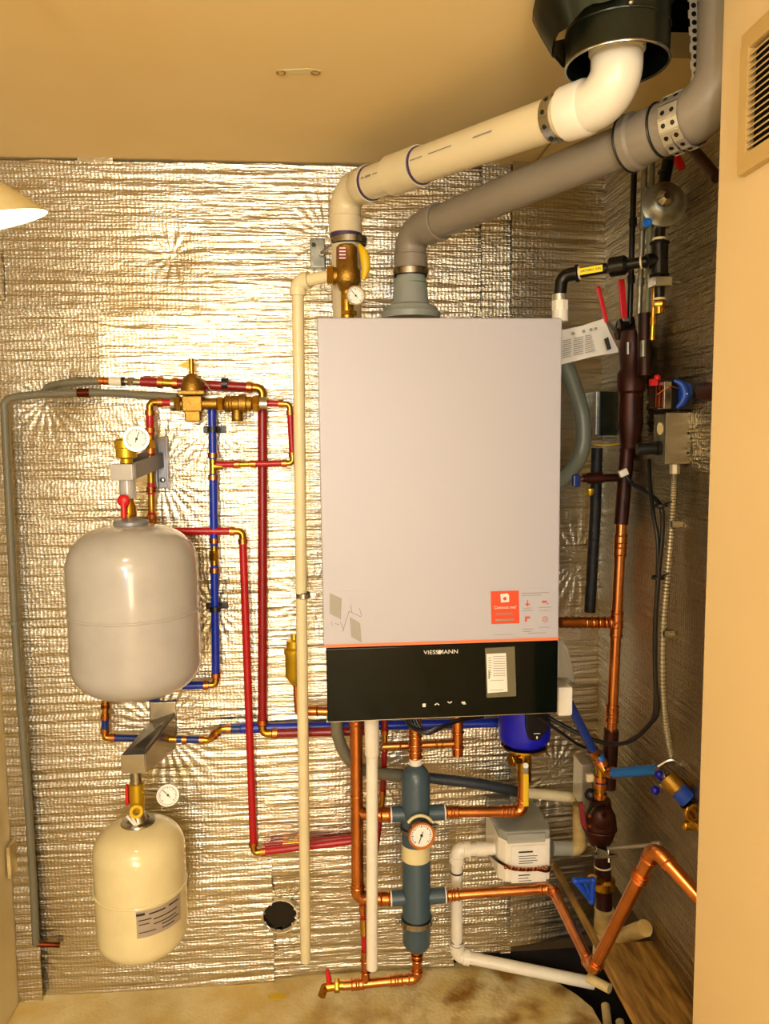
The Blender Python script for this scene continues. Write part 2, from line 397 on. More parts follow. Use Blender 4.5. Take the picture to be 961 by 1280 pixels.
# ---- foil sheets
def vnoise(x, y, seed=0):
    xi = np.floor(x).astype(int); yi = np.floor(y).astype(int); fx = x-xi; fy = y-yi; fx = fx*fx*(3-2*fx); fy = fy*fy*(3-2*fy)
    def h(a, b):
        n = (a*374761393 + b*668265263 + seed*1442695041) & 0x7fffffff; n = ((n ^ (n >> 13))*1274126177) & 0x7fffffff
        return ((n ^ (n >> 16)) & 0xffff)/65535.0
    return (h(xi, yi)*(1-fx)+h(xi+1, yi)*fx)*(1-fy)+(h(xi, yi+1)*(1-fx)+h(xi+1, yi+1)*fx)*fy
def sheet(name, a0, a1, z0, z1, label, side=False, tilt=(0,0), off=.0, seed=0, amp=1.0, pins=(), step=.0042, m='foil', hole=None, cut=None, grp='foil bubble insulation sheets'):
    na = max(8, int((a1-a0)/step)); nz = max(8, int((z1-z0)/step))
    A, B = np.meshgrid(np.linspace(a0, a1, na), np.linspace(z0, z1, nz), indexing='ij')
    h = .0013*vnoise(A*2.5+9, B*42, seed)+.0012*vnoise(A*1.6, B*95+3, seed+5)**2+.004*vnoise(A*3, B*4, seed+2)+.0004*vnoise(A*60, B*60, seed+3)
    ph = B*43+.9*vnoise(A*1.6, B*5, seed+20)+.5*vnoise(A*6, B*9, seed+21); cz = (ph % 1.0)-.5
    h -= .0021*np.exp(-(cz*cz)*60)*np.clip(vnoise(A*3.5, np.floor(ph)*1.0+.5, seed+22)*1.7-.35, 0, 1)
    h += (.003 if side else .014)*vnoise(A*2.3+5, B*2.1+5, seed+23)-(.001 if side else .003)
    h *= amp
    for (pa, pz, rad, nn) in pins:
        r = np.hypot(A-pa, B-pz); th = np.arctan2(B-pz, A-pa); f = np.exp(-(r/rad)**2)
        h = h*(1-.6*f)+.0016*f*np.minimum(1, r/.02)*np.sin(th*nn+2.5*vnoise(A*9, B*9, 7))*(.5+vnoise(th*6+20, r*18+3, 11))
    h += tilt[0]*(A-(a0+a1)/2)+tilt[1]*(B-(z0+z1)/2)+off
    # soft ragged rim
    ea = np.zeros_like(A); ea[0, :] = -1; ea[-1, :] = 1; A2 = A+ea*.004*vnoise(A*1+3, B*30, 8); eb = np.zeros_like(B); eb[:, 0] = -1; eb[:, -1] = 1; B2 = B+eb*.005*(vnoise(A*22, B, 9)-.5)
    me = bpy.data.meshes.new(name)
    def co3(hh): return np.stack((A2, -hh, B2) if not side else (XR-hh, A2, B2), -1).reshape(-1, 3)
    c = np.array(((a0+a1)/2, 0, (z0+z1)/2) if not side else (XR, (a0+a1)/2, (z0+z1)/2))
    co_ = co3(np.maximum(h, .0006)); N = na*nz
    idx = np.arange(N).reshape(na, nz); q = np.stack((idx[:-1,:-1], idx[1:,:-1], idx[1:,1:], idx[:-1,1:]), -1).reshape(-1, 4)
    if hole is not None:
        cc = co_[q].mean(1); q = q[np.hypot(cc[:,0]-hole[0], cc[:,2]-hole[1]) > hole[2]]
    if cut is not None:
        cc = co_[q].mean(1); q = q[(cc[:,0] < cut[0]) | (cc[:,2] > cut[1]-.004*np.sin(cc[:,0]*60))]
    co_ = co_-c
    me.vertices.add(N); me.vertices.foreach_set('co', co_.ravel().astype(np.float32))
    me.loops.add(len(q)*4); me.loops.foreach_set('vertex_index', q.ravel().astype(np.int32))
    me.polygons.add(len(q)); me.polygons.foreach_set('loop_start', np.arange(0, len(q)*4, 4, dtype=np.int32)); me.polygons.foreach_set('loop_total', np.full(len(q), 4, dtype=np.int32))
    me.update(); me.validate(); me.shade_smooth(); me.materials.append(MATS[m])
    o = bpy.data.objects.new(name, me); COL.objects.link(o); o.location = V(c.tolist()); o['label'] = label; o['category'] = 'insulation'; o['group'] = grp
    return o
vc = P(350, 1143, .004); zs = P(330, 391).z; zb = P(300, 1229).z
sheet('foil_insulation', XL+.002, P(638,300).x, zs-.01, P(300, 206).z, 'silver bubble foil sheet along the top of the back wall, just under the ceiling', off=.003, seed=1, tilt=(0, .0),
      pins=[(P(410,300).x, P(410,300).z, .08, 24), (P(215,320).x, P(215,320).z, .05, 12)])
sheet('foil_insulation', XL+.002, P(326,600).x, zb-.004, zs, 'broad gold-lit bubble foil sheet behind the two round tanks', off=.006, seed=2, tilt=(.014, 0),
      pins=[(P(200,590).x, P(200,590).z, .11, 30), (P(265,535).x, P(265,535).z, .08, 26), (P(205,910).x, P(205,910).z, .12, 30), (P(60,500).x, P(60,500).z, .06, 20), (P(270,760).x, P(270,760).z, .06, 18), (P(30,1180).x, P(30,1180).z, .07, 20)], hole=(vc.x, vc.z, .042))
sheet('foil_insulation', P(322,600).x, P(640,600).x, .004, zs+.004, 'bubble foil sheet hanging behind the boiler and the slate cylinder', off=.002, seed=3, tilt=(-.005, .002), hole=(vc.x, vc.z, .042), cut=(P(566,1200).x, P(640,1187).z),
      pins=[(P(388,744).x, P(388,744).z, .07, 22), (P(350,1140).x, P(350,1140).z, .09, 26), (P(470,960).x, P(470,960).z, .08, 22)])
sheet('foil_insulation', P(636,600).x, XR-.004, P(700,1165).z, P(700,392).z, 'narrow dim bubble foil sheet right of the boiler, ending at the corner', off=.015, seed=4, amp=1.3, tilt=(-.10, 0.0),
      pins=[(P(720,700).x, P(720,700).z, .1, 22), (P(690,960).x, P(690,960).z, .1, 22)])
sheet('foil_insulation', P(636,300).x, XR-.004, zs-.01, P(680, 207).z, 'dim brown-lit foil sheet in the upper right corner behind the grey flue', off=.014, seed=14, amp=1.3, tilt=(-.09, 0),
      pins=[(P(740,255).x, P(740,255).z, .07, 26)])
sheet('foil_insulation', P(131,430).x, P(327,430).x, P(200,505).z, P(200,398).z, 'bright cool-toned foil patch above the brass fill valve', off=.020, seed=6, tilt=(-.075, 0), amp=1.0)
sheet('foil_insulation', P(2,430).x, P(131,430).x, P(60,478).z, P(60,388).z, 'small gold foil patch above the grey hoses at far left', off=.012, seed=7, tilt=(.0, .004), amp=.9)
sheet('foil_tape', P(601,300).x, P(636,300).x, P(620,420).z, P(620,206).z, 'vertical strip of foil tape above the right part of the boiler', off=.012, seed=8, amp=.8, grp='foil tape strips')
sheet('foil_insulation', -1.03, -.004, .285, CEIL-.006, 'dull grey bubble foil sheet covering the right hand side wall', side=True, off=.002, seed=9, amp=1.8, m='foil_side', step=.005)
# foil turned onto the left wall as a ragged strip
sheet('foil_tape', XL+.004, XL+.055, P(30,1249).z+.01, 1.75, 'crumpled foil strip running down the far left corner', off=.006, seed=12, amp=1.5, grp='foil tape strips', step=.003)
# ---- tape patch, ceiling marks, bracket by the corner, floor paint, crack line
c = P(118, 196, .012)
solo('foil_tape_patch', G().prism([P(96,188,.014), P(139,189,.014), P(141,201,.014), P(118,203,.014), P(97,202,.014)], (0, .004, 0)), 'tape_foil', 'torn piece of silver tape stuck where ceiling meets foil at left', 'tape')
d = P(372, 93, .62)
def CL(px, py): dd = ray(px, py); return CAM+dd*((CEIL-.0015-CAM.z)/dd.z)
t = thing('ceiling_scar', 'pale filled scar with two rusty screw marks in the ceiling', 'mark', CL(372, 90))
part('filler', G().prism([CL(346,88), CL(385,86), CL(401,89), CL(400,94), CL(380,93), CL(347,93)], (0,0,.001)), 'label_cream', t)
for x_ in (351, 394): part('rust_mark', G().torus(CL(x_,90.5)-Z*.001, Z, .007, .0012, 16, 6), 'wood', t)
solo('small_bracket', G().box(Q(14, 1072, XL+.006)+X*.004, (.008, .05, .075), bev=.001).box(Q(14, 1072, XL+.006)+V((.014,.02,0)), (.02, .004, .07)), 'wrap_cream', 'small tan metal bracket fixed low on the left wall', 'bracket')
solo('paint_spot', G().prism([FL(x, y, .0004) for x, y in ((334,1244),(346,1241),(358,1243),(356,1248),(344,1250),(336,1248))], (0,0,.0006)), 'stain_yellow', 'small yellow paint spot on the concrete floor', 'paint spot')
# ---- wall grille on the tan panel
XG = XP-.003
t = thing('wall_grille', 'painted return-air grille with angled slats high on the tan wall', 'grille', Q(945, 130, XP))
za, zb2 = Q(937, 45, XP).z, Q(930, 222, XP).z; ya = Q(934, 130, XP).y; yb = ya-.36
zi0, zi1, yi0, yi1 = zb2+.025, za-.025, ya-.016, yb+.016
fr = G(); f = .012
fr.box((XP-.005, (ya+yb)/2, za-.011), (.012, ya-yb, .022), bev=.002).box((XP-.005, (ya+yb)/2, zb2+.011), (.012, ya-yb, .022), bev=.002)
fr.box((XP-.0052, ya-.009, (za+zb2)/2), (.0118, .018, za-zb2-.03)).box((XP-.0052, yb+.008, (za+zb2)/2), (.0118, .016, za-zb2-.03))
part('frame', fr, 'vent_paint', t); part('backing', G().box((XP-.0005, (ya+yb)/2, (za+zb2)/2), (.001, ya-yb-.02, za-zb2-.02)), 'grille_dark', t)
nn = 15
for k in range(nn):
    z = zi0+(zi1-zi0)*(k+.5)/nn
    part('slat', G().box((XP-.007, (yi0+yi1)/2, z), (.009, yi0-yi1, .0016), (V((.8,0,.6)), Y, V((-.6,0,.8)))), 'vent_paint', t)

# ================================================================ THE BOILER
bx0, bx1, by = -.004, .449, -.38; bz1, bz0, bzm = .213+1.335, -.542+1.335, -.393+1.335
t = boiler = thing('wall_hung_boiler', 'white wall-hung condensing boiler with black glass control panel', 'boiler', ((bx0+bx1)/2, -.19, bz0))
part('casing', G().box(((bx0+bx1)/2, -.19, (bz0+bz1)/2+.004), (bx1-bx0-.012, .345, bz1-bz0-.012), bev=.006), 'casing_side', t)
part('front_cover', G().box(((bx0+bx1)/2, by+.014, (bz1+bzm)/2), (bx1-bx0, .028, bz1-bzm), bev=.004), 'white_enamel', t)
g = G().box(((bx0+bx1)/2+.002, by+.013, (bzm+bz0)/2-.003), (bx1-bx0-.006, .026, bzm-bz0-.006), bev=.0025)
pn = part('control_panel', g, 'black_glass', t, label='black glass control panel')
part('trim_strip', G().box(((bx0+bx1)/2, by+.012, bzm-.0015), (bx1-bx0, .022, .006)), 'orange_strip', t, label='orange trim strip')
part('bottom_rim', G().box(((bx0+bx1)/2, by+.016, bz0+.0005), (bx1-bx0-.006, .028, .003)), 'steel', t)
def BF(px, py): return P(px, py, .38)     # boiler front
text('VIESSMANN', .011, BF(551, 815)-Y*.0012, X, Z, 'paper', pn, sx=1.15)
part('logo_emblem', G().lathe(BF(549.5, 815)-Y*.0003, -Y, [(0, .0042), (.0006, .0042)], 16), 'casing_side', pn)
syms = [(530, 881), (546, 880), (562, 878), (579, 878)]
for i, (sx_, sy_) in enumerate(syms):
    c = BF(sx_, sy_)-Y*.0004; g = G()
    if i == 0: g.box(c+Z*.001, (.006, .0006, .003)).box(c-Z*.0025, (.006, .0006, .003))
    if i == 1: g.box(c-X*.0018, (.006, .0006, .0018), (V((.8,0,.6)), Y, V((-.6,0,.8)))).box(c+X*.0018, (.006, .0006, .0018), (V((.8,0,-.6)), Y, V((.6,0,.8))))
    if i == 2: g.box(c-X*.0018, (.006, .0006, .0018), (V((.8,0,-.6)), Y, V((.6,0,.8)))).box(c+X*.0018, (.006, .0006, .0018), (V((.8,0,.6)), Y, V((-.6,0,.8))))
    if i == 3: g.box(c, (.007, .0006, .003)).box(c+V((.002,0,-.003)), (.006, .0006, .0014))
    part('touch_symbol', g, 'paper', pn)
def quad(pts, off, m, parent, name, label=None, th=.0006):
    return part(name, G().prism([BF(*p)-Y*off for p in pts], (0, th, 0)), m, parent, label)
def bars(rows, m, parent, name='fine_print', off=.0012):
    g = G()
    for x0, x1, y, h in rows:
        a, b = BF(x0, y), BF(x1, y); g.box((a+b)/2-Y*off, ((b-a).length, .0003, h*.0014))
    return part(name, g, m, parent)
# instruction leaflet at lower left: two grey panels being slid together
lf = quad([(409,739), (459,738), (459,801), (410,804)], .0007, 'white_enamel', t, 'instruction_sticker', 'faint sticker with two grey panel drawings')
quad([(412,741), (427,748), (426,774), (412,767)], .0014, 'leaflet_grey', lf, 'printed_panel')
quad([(437,771), (450,779), (452,803), (439,796)], .0014, 'leaflet_grey', lf, 'printed_panel')
g = G()
for a, b in (((428,790),(436,764)), ((436,764),(451,771)), ((414,776),(415,782)), ((425,777),(430,788)), ((438,756),(440,766)), ((449,760),(452,770)), ((418,779),(424,781))):
    g.cyl(BF(*a)-Y*.0012, BF(*b)-Y*.0012, .0006, seg=6)
part('printed_lines', g, 'leaflet_grey', lf)
# orange app sticker
lb = quad([(611,736), (690,735), (691,795), (613,797)], .0007, 'white_enamel', t, 'sticker', 'white sticker with an orange square and small red icons')
quad([(613,739), (648,738), (649,779), (614,780)], .0013, 'orange_label', lb, 'orange_field')
quad([(625,742.5), (634,741.5), (636,744), (636,752), (626,753)], .0018, 'paper', lb, 'app_icon')
part('house_icon', G().lathe(BF(630.6, 748)-Y*.0022, -Y, [(0, .0035), (.0004, .0035)], 16), 'orange_label', lb)
text('Connect me!', .0082, BF(631, 759)-Y*.0018, X, Z, 'paper', lb)
bars([(620,640,766,.7), (619,641,768,.7), (619,642,774.6,2.4)], 'paper_print', lb, off=.0019)
bars([(652,686,741,.8), (652,676,744,.8), (654,664,760,.7), (653,666,763,.8), (673,688,759,.7), (674,687,763,.7), (653,666,786,.7), (653,664,789,.7), (673,687,784,.7), (660,682,791,.7), (617,641,793,.5)], 'paper_print', lb)
g = G()
for p in ((659,754), (680,752), (659,773), (681,774)):
    c = BF(*p)-Y*.0012
    if p == (659,754): g.box(c, (.002,.0004,.012)).box(c-Z*.002, (.009,.0004,.002))
    elif p == (680,752): g.box(c, (.009,.0004,.004)).box(c+V((.006,0,-.004)), (.003,.0004,.002))
    elif p == (659,773): g.box(c+Z*.002, (.010,.0004,.004)).box(c-V((.003,0,.003)), (.004,.0004,.006))
    else: g.torus(c, Y, .005, .0006, 20, 6).ball(c, .0012)
part('red_icon', g, 'red_print', lb)
# document pouch on the panel
pc = quad([(606,810), (643,808), (645,870), (608,872)], .0012, 'clear_film', t, 'document_pouch', 'clear pouch holding a white slip')
quad([(607.5,817), (632,816), (634,864), (609,866)], .0022, 'paper', pc, 'printed_slip')
bars([(610,614,y,.9) for y in range(822, 845, 3)]+[(616,631,y,.8) for y in (820,823,826,829,832,835,838,841,844)]+[(612,629,y,.6) for y in (850,862)], 'paper_print', pc, off=.0026)
quad([(610,838), (612,838), (612,848), (610,848)], .0026, 'paper_print', pc, 'fine_print')
# plastic bag and white block at the right flank
t = thing('plastic_bag', 'crumpled clear plastic bag hanging at the lower right side of the boiler', 'bag', P(708, 850, .36))
bp = [P(x, y, o) for x, y, o in ((697,799,.30), (704,802,.31), (711,815,.30), (716,832,.28), (719,858,.26), (711,847,.30), (697,849,.34))]
part('film', G().prism(bp, (0, .05, 0), bev=.004), 'bag_plastic', t)
solo('wiring_cover', G().box(P(702, 872, .31), (.030, .05, .06), bev=.004).box(P(703, 885, .31), (.022, .04, .02), bev=.003), 'pvc_white', 'small white plastic block at the lower right edge of the boiler', 'cover')

# ================================================================ FLUES
STF = dict(m='pvc_flue', r=.030, e='pvc_flue', er=.0335, L=.062, hub=.03)
wA, wB, wC = P(434, 402, .15), P(431, 240, .15), P(770, 121, .70)
t = flue = thing('exhaust_flue', 'cream plastic exhaust flue rising from the boiler and running into the metal duct', 'pipe', wA)
d = (wC-wB).normalized(); lw = (wC-wB).length
part('riser', G().cyl(wA, wB-Z*.05, .030), 'pvc_flue', t)
part('elbow', G().tube([wB-Z*.085, wB, wB+d*.085], .0325, .06, 28, 10).lathe(wB-Z*.085, Z, [(0,.031), (0,.0345), (.032,.0345), (.034,.0325)], 32).lathe(wB+d*.05, d, [(0,.0325), (.004,.0355), (.036,.0355), (.037,.031)], 32), 'pvc_flue', t)
part('pipe', G().cyl(wB+d*.07, wC-d*.08, .0315, seg=32), 'pvc_flue', t)
k1 = wB+d*(lw*.30)
part('coupling', G().lathe(k1-d*.04, d, [(0,.0315), (0,.0365), (.08,.0365), (.08,.0315)], 32), 'pvc_flue', t)
for q in (wB+d*.089, k1+d*.042, wC-d*.083): part('primer_ring', G().ringband(q, d, .0335, .006, .003, 32), 'primer_purple', t)
part('primer_ring', G().ringband(wB-Z*.088, Z, .0325, .008, .003, 32), 'primer_purple', t)
part('elbow', G().tube([wC-d*.085, wC, wC+Z*.095], .0355, .07, 28, 12).lathe(wC-d*.085, d, [(0,.0315), (0,.0385), (.036,.0385), (.04,.0355)], 32).lathe(wC+Z*.055, Z, [(0,.0355), (.004,.0385), (.036,.0385), (.037,.031)], 32), 'pvc_white', t, label='glossy white elbow')
part('riser', G().cyl(wC+Z*.07, wC+Z*.3, .033, seg=32), 'pvc_grey', t, label='grey pipe above the elbow')
text('CHARLOTTE  PIPE   PVC-1120', .011, wB+d*.2+V((0,0,0))+(-d.cross(Z).normalized())*0-Y*.0, d, d.cross(Y).normalized()*-1, 'pvc_grey', t) if False else None
# hanger band on the white pipe before its last elbow
hb = wC-d*.105
g = G(); fs = (Z-d*Z.dot(d)).normalized()*.1-Y; fs = (fs-d*fs.dot(d)).normalized(); us = fs.cross(d)
for q0, q1, hh in ((.12,.135,.004), (.138,.17,.005), (.175,.20,.002), (.32+.02,.40,.002), (.41,.52,.002), (.58,.66,.003)):
    g.box(wB+d*(lw*(q0+q1)/2+.02)+fs*.0316-us*.008, (lw*(q1-q0)*.8, .0006, hh*.8), (d, fs, us))
part('faded_print', g, 'paper_print', flue)
t2 = thing('pipe_band', 'dull perforated metal band around the cream flue beside its last elbow', 'clamp', hb)
part('band', G().ringband(hb, d, .0335, .018, .002, 32), 'steel', t2)
g = G()
for k in range(10):
    a, b, n = basis(d); v = a*math.cos(k*.63)+b*math.sin(k*.63); g.cyl(hb+v*.033, hb+v*.0345, .0035, seg=8)
part('band_holes', g, 'duct_metal', t2)
# metal duct that swallows the white pipe
dc = V((wC.x+.000, wC.y, 0)); z0 = wC.z+.042
t3 = thing('metal_duct', 'dark galvanized round duct collar with torn flange hanging from the ceiling', 'duct', (dc.x, dc.y, z0))
a, b, n = basis(Z)
part('collar', G().ringband((dc.x, dc.y, z0+.065), Z, .070, .13, .0015, 48), 'duct_metal', t3)
part('rim', G().torus((dc.x, dc.y, z0), Z, .070, .002, 48, 8), 'steel', t3)
part('seam_bead', G().torus((dc.x, dc.y, z0+.042), Z, .0695, .0022, 48, 8), 'duct_metal', t3)
R_ = []
for h, rr in ((.045, .078), (.075, .095), (.095, .105), (.0965, .105), (.077, .092), (.047, .075)):
    R_.append([V((dc.x+math.cos(2*math.pi*k/40)*rr-.012, dc.y+math.sin(2*math.pi*k/40)*rr, z0+h-.02*math.cos(2*math.pi*k/40-2.6)+.004*math.sin(k*1.3))) for k in range(40)])
part('flange', G().rings(R_, closed=True), 'duct_metal', t3)
part('screw', G().ball((dc.x-.01, dc.y-.071, z0+.045), .004), 'steel', t3)

# grey intake
gA, gB = P(513, 402, .18), P(513, 292, .18); gC = P(905, 131, .74)
d = (gC-gB).normalized(); lg = (gC-gB).length
t = thing('intake_flue', 'grey plastic intake flue running from the boiler top up to the ceiling chase', 'pipe', gA)
part('boiler_adapter', G().lathe(P(513, 399, .18), Z, [(0,.062), (.012,.062), (.018,.056), (.024,.054), (.03,.040), (.045,.0365), (.075,.034), (.082,.032)], 40), 'pvc_grey_light', t)
part('gasket', G().torus(P(513, 355, .18), Z, .0325, .002, 36, 8), 'green_tape', t)
part('riser', G().cyl(P(513, 352, .18), gB-Z*.04, .030, seg=32), 'pvc_grey_light', t)
part('elbow', G().tube([gB-Z*.075, gB, gB+d*.085], .0325, .05, 28, 10).lathe(gB-Z*.075, Z, [(0,.03),(0,.0345),(.03,.0345),(.032,.0325)], 32).lathe(gB+d*.05, d, [(0,.0325),(.003,.036),(.04,.036),(.041,.031)], 32), 'pvc_grey', t)
part('elbow_rim', G().torus(gB+d*.09, d, .0345, .0025, 32, 8), 'pvc_grey', t)
part('pipe', G().cyl(gB+d*.07, gC-d*.1, .0315, seg=32), 'pvc_grey', t)
part('elbow', G().tube([gC-d*.13, gC, gC+Z*.12], .0375, .07, 28, 12).lathe(gC-d*.15, d, [(0,.0315),(0,.042),(.014,.042),(.018,.038),(.05,.038),(.052,.0375)], 32), 'pvc_grey', t)
part('elbow_rim', G().torus(gC-d*.15, d, .041, .0025, 32, 8), 'black_plastic', t); part('elbow_rim', G().torus(gC-d*.095, d, .0385, .002, 32, 8), 'black_plastic', t)
part('riser', G().cyl(gC+Z*.1, gC+Z*.42, .033, seg=32).lathe(gC+Z*.12, Z, [(0,.037),(.03,.037),(.032,.033)], 32), 'pvc_grey', t)
for z_, h_, m_ in ((P(893,34,.74).z, .040, 'paper'), (P(893,12,.74).z, .012, 'orange_strip'), (P(893,2,.74).z, .022, 'green_tape')): part('pipe_label', G().ringband((gC.x, gC.y, z_), Z, .0345, h_, .001, 36), m_, t)
# perforated strap around the grey elbow
sc_ = gC-d*.062
t4 = thing('perforated_strap', 'white perforated hanger strap looped round the grey flue and up into the chase', 'strap', sc_)
g = G(); hl = G()
a, b, n = basis(d); up = (Z-n*Z.dot(n)).normalized(); sd = n.cross(up)
for off in (-.010, .010):
    pts = []
    for k in range(15):
        th = math.radians(-200+k*25); pts.append(sc_+n*off*(1+.3*math.cos(th))+up*math.sin(th)*.0405-sd*math.cos(th)*.0405)
    for p, q in zip(pts, pts[1:]):
        m_ = (p+q)/2; u_ = (q-p).normalized(); o_ = (m_-sc_-n*(m_-sc_).dot(n)).normalized()
        g.box(m_, ((q-p).length*1.15, .015, .0012), (u_, n, o_)); hl.cyl(m_+o_*.0006, m_+o_*.0011, .0034, seg=10)
s0 = P(861, 172, .70); s1 = P(865, 2, .66)
s0 = sc_+up*.02-Y*.042; 
nseg = 14; s1 = s0+(P(865, -30, .72)-s0)
for k in range(nseg):
    p, q = s0.lerp(s1, k/nseg), s0.lerp(s1, (k+1)/nseg); u_ = (q-p).normalized(); o_ = u_.cross(X).normalized()
    g.box((p+q)/2, ((q-p).length, .011+.004*(k % 2), .0012), (u_, u_.cross(o_), o_)); hl.cyl((p+q)/2-o_*.0011, (p+q)/2+o_*.0011, .0036, seg=10)
part('strap', g, 'strap_zinc', t4); part('punched_holes', hl, 'dark_hole', t4)
# pipe clamps of the flues
clamp('steel clamp around the cream flue above the brass relief valve', P(436, 302, .15), Z, .0345, wallvec=V((0,.14,0)), group='flue clamps')
clamp('steel clamp around the grey intake riser', P(513, 341, .18), Z, .0335, wallvec=V((0,.17,0)), group='flue clamps')
t = thing('wall_rail', 'small galvanized channel bracket on the foil left of the brass relief valve', 'bracket', P(395, 318, .02))
part('channel', G().box(P(397, 318, .02), (.034, .03, .065), bev=.003), 'galvanized', t); part('bolt', hexnut(G(), P(402, 316, .045), Y, .008, .01).cyl(P(402,316,.05), P(414,306,.10), .004), 'steel', t)
part('bolt', hexnut(G(), P(392, 306, .038), Y, .005, .006), 'duct_metal', t)
# ---- brass relief valve, gauge, tag and the discharge pipe
c = P(434, 345, .22)
t = thing('relief_valve', 'brass pressure relief valve standing on the boiler in front of the cream flue', 'valve', P(434, 390, .22))
part('body', G().lathe(P(434, 364, .22), Z, [(0,.014), (.012,.022), (.018,.0265), (.04,.0265), (.046,.022), (.085,.021), (.09,.016), (.092,.006)], 28).cyl(c, c-X*.035, .017), 'cast_brass', t)
part('outlet_nut', hexnut(G(), c-X*.034, X, .02, .014), 'brass', t)
part('inlet_stem', hexnut(hexnut(G().cyl(P(434, 398, .22), P(434, 362, .22), .013), P(436,372,.22), Z, .017, .012), P(436,392,.22), Z, .018, .008), 'brass', t)
part('yellow_lever', G().tube(smooth([P(449,306,.24), P(455,318,.25), P(457,335,.25), P(454,350,.25)]), .006, rf=lambda u: .6+1.0*math.sin(math.pi*u)), 'handle_yellow', t)
tg = part('tag', G().box(P(428, 316, .255), (.017, .0015, .022), bev=.0005), 'red_tag', t, label='dark red tag with pale print')
g = G()
for k in range(4): g.box(P(428, 310+k*4.2, .2565), (.012, .0006, .0022))
part('tag_print', g, 'paper', tg)
gauge(t, P(444, 370, .275), V((.15, -1, .02)), .019, stem=P(437, 372, .225), angle=2.3)
cp = dict(m='cpvc_cream', r=.0122, e='cpvc_cream', er=.0150, L=.026, hub=.018)
run('discharge_pipe', 'long cream discharge pipe dropping left of the boiler almost to the floor', 'pipe', [c-X*.036, P(372, 353, .19), P(382, 1201, .11)], cp, R=.02)
clamp('steel clamp holding the long cream discharge pipe to the wall', P(379, 744, .155), Z, .0125, wallvec=V((.006,.14,0)), group='pipe clamps', w=.01)
run('drain_pipe', 'short white plastic drain pipe hanging below the boiler beside the copper riser', 'pipe', [P(465, 880, .22), P(465, 1210, .20)], dict(m='pvc_white', r=.0128, e='pvc_white', er=.0150, L=.02))
t = [o for o in bpy.data.objects if o.name.startswith('drain_pipe')][0]
part('socket', G().lathe(P(465, 946, .218), Z, [(0,.0128),(.006,.0155),(.12,.0155)], 24), 'pvc_white', t)
# ================================================================ LEFT SIDE: TANKS
def tank(name, label, px0, px1, pym, o, py_top, py_bot, pys, m, top_r, fl):
    cx = (px0+px1)/2; r = wid(px0, px1, pym, o)/2*.985; c = P(cx, pym, o); zt = P(cx, py_top, o).z; dd = ray(cx, py_bot); tn_ = -dd.z/dd.y; hb = .5*r; zb_ = P(cx, py_bot, o).z+math.sqrt((r*tn_)**2+hb*hb)-hb; H = zt-zb_
    t = thing(name, label, 'tank', (c.x, c.y, zb_)); base = V((c.x, c.y, zb_)); prof = []
    for k in range(9): a = math.pi/2*k/8; prof.append((hb*(1-math.cos(a)), r*(.30+.70*math.sin(a)) if k else .02))
    prof[0] = (-.008, .01); prof.insert(1, (-.003, r*.28))
    hs = .66*r
    for k in range(11): a = math.pi/2*k/10; prof.append((H-hs+hs*math.sin(a), max(r*math.cos(a)**.70, top_r)))
    part('shell', G().lathe(base, Z, prof, 64), m, t)
    zs_ = P(cx, pys, o+r).z-zb_; part('weld_seam', G().torus(base+Z*zs_, Z, r*1.0, .0028, 64, 8), m, t)
    part('flange', G().lathe(base+Z*(H-.004), Z, fl, 36), 'bracket_grey' if m == 'tank_grey' else 'steel', t)
    return t, c, r, zt, zb_
TA = tank('expansion_tank', 'large pale grey expansion tank with a raised weld seam at mid height', 88, 252, 790, .165, 655, 874, 781, 'tank_grey', .03, [(0,.032),(.004,.036),(.010,.036),(.013,.033),(.014,.02),(.02,.012)])
TB = tank('expansion_tank', 'small cream expansion tank with a printed rating label, hanging below the large grey one', 119, 234, 1115, .145, 1027, 1204, 1137, 'tank_cream', .03, [(0,.034),(.004,.037),(.008,.036),(.010,.026),(.006,.022),(.020,.014),(.03,.012)])
# rating label wrapped on the cream tank
t, c, r, zt, zb_ = TB
rg = []; g = G(); n = 14
zl1, zl0 = P(195,1140,.24).z+.004, P(195,1171,.24).z
a0, a1 = math.radians(-83), math.radians(-22)
rows = [[V((c.x+(r+.0008)*math.cos(a0+(a1-a0)*k/n), c.y+(r+.0008)*math.sin(a0+(a1-a0)*k/n), z)) for z in (zl0, zl1)] for k in range(n+1)]
vs = [[g.b.verts.new(p) for p in q] for q in rows]
for i in range(n): g.b.faces.new((vs[i][0], vs[i+1][0], vs[i+1][1], vs[i][1]))
lb = part('rating_label', g, 'label_grey', t, label='greyish printed label')
g = G()
for (u0, u1, v, h, mm) in ((.04,.2,.88,.004,1), (.25,.62,.84,.0022,0), (.68,.95,.86,.0022,0), (.08,.3,.66,.0015,0), (.36,.9,.6,.0015,0), (.08,.28,.5,.0012,0), (.36,.85,.42,.0015,0), (.5,.95,.3,.0015,0), (.08,.4,.2,.0012,0), (.5,.8,.16,.0015,0)):
    for k in range(int(u0*24), int(u1*24)):
        a = a0+(a1-a0)*(k+.5)/24; p = V((c.x+(r+.0012)*math.cos(a), c.y+(r+.0012)*math.sin(a), zl0+(zl1-zl0)*v)); tn = V((-math.sin(a), math.cos(a), 0)); g.box(p, ((r*(a1-a0)/24)*1.02, .0006, h*1.3), (tn, V((math.cos(a), math.sin(a), 0)), Z))
part('label_print', g, 'dark_print', lb)
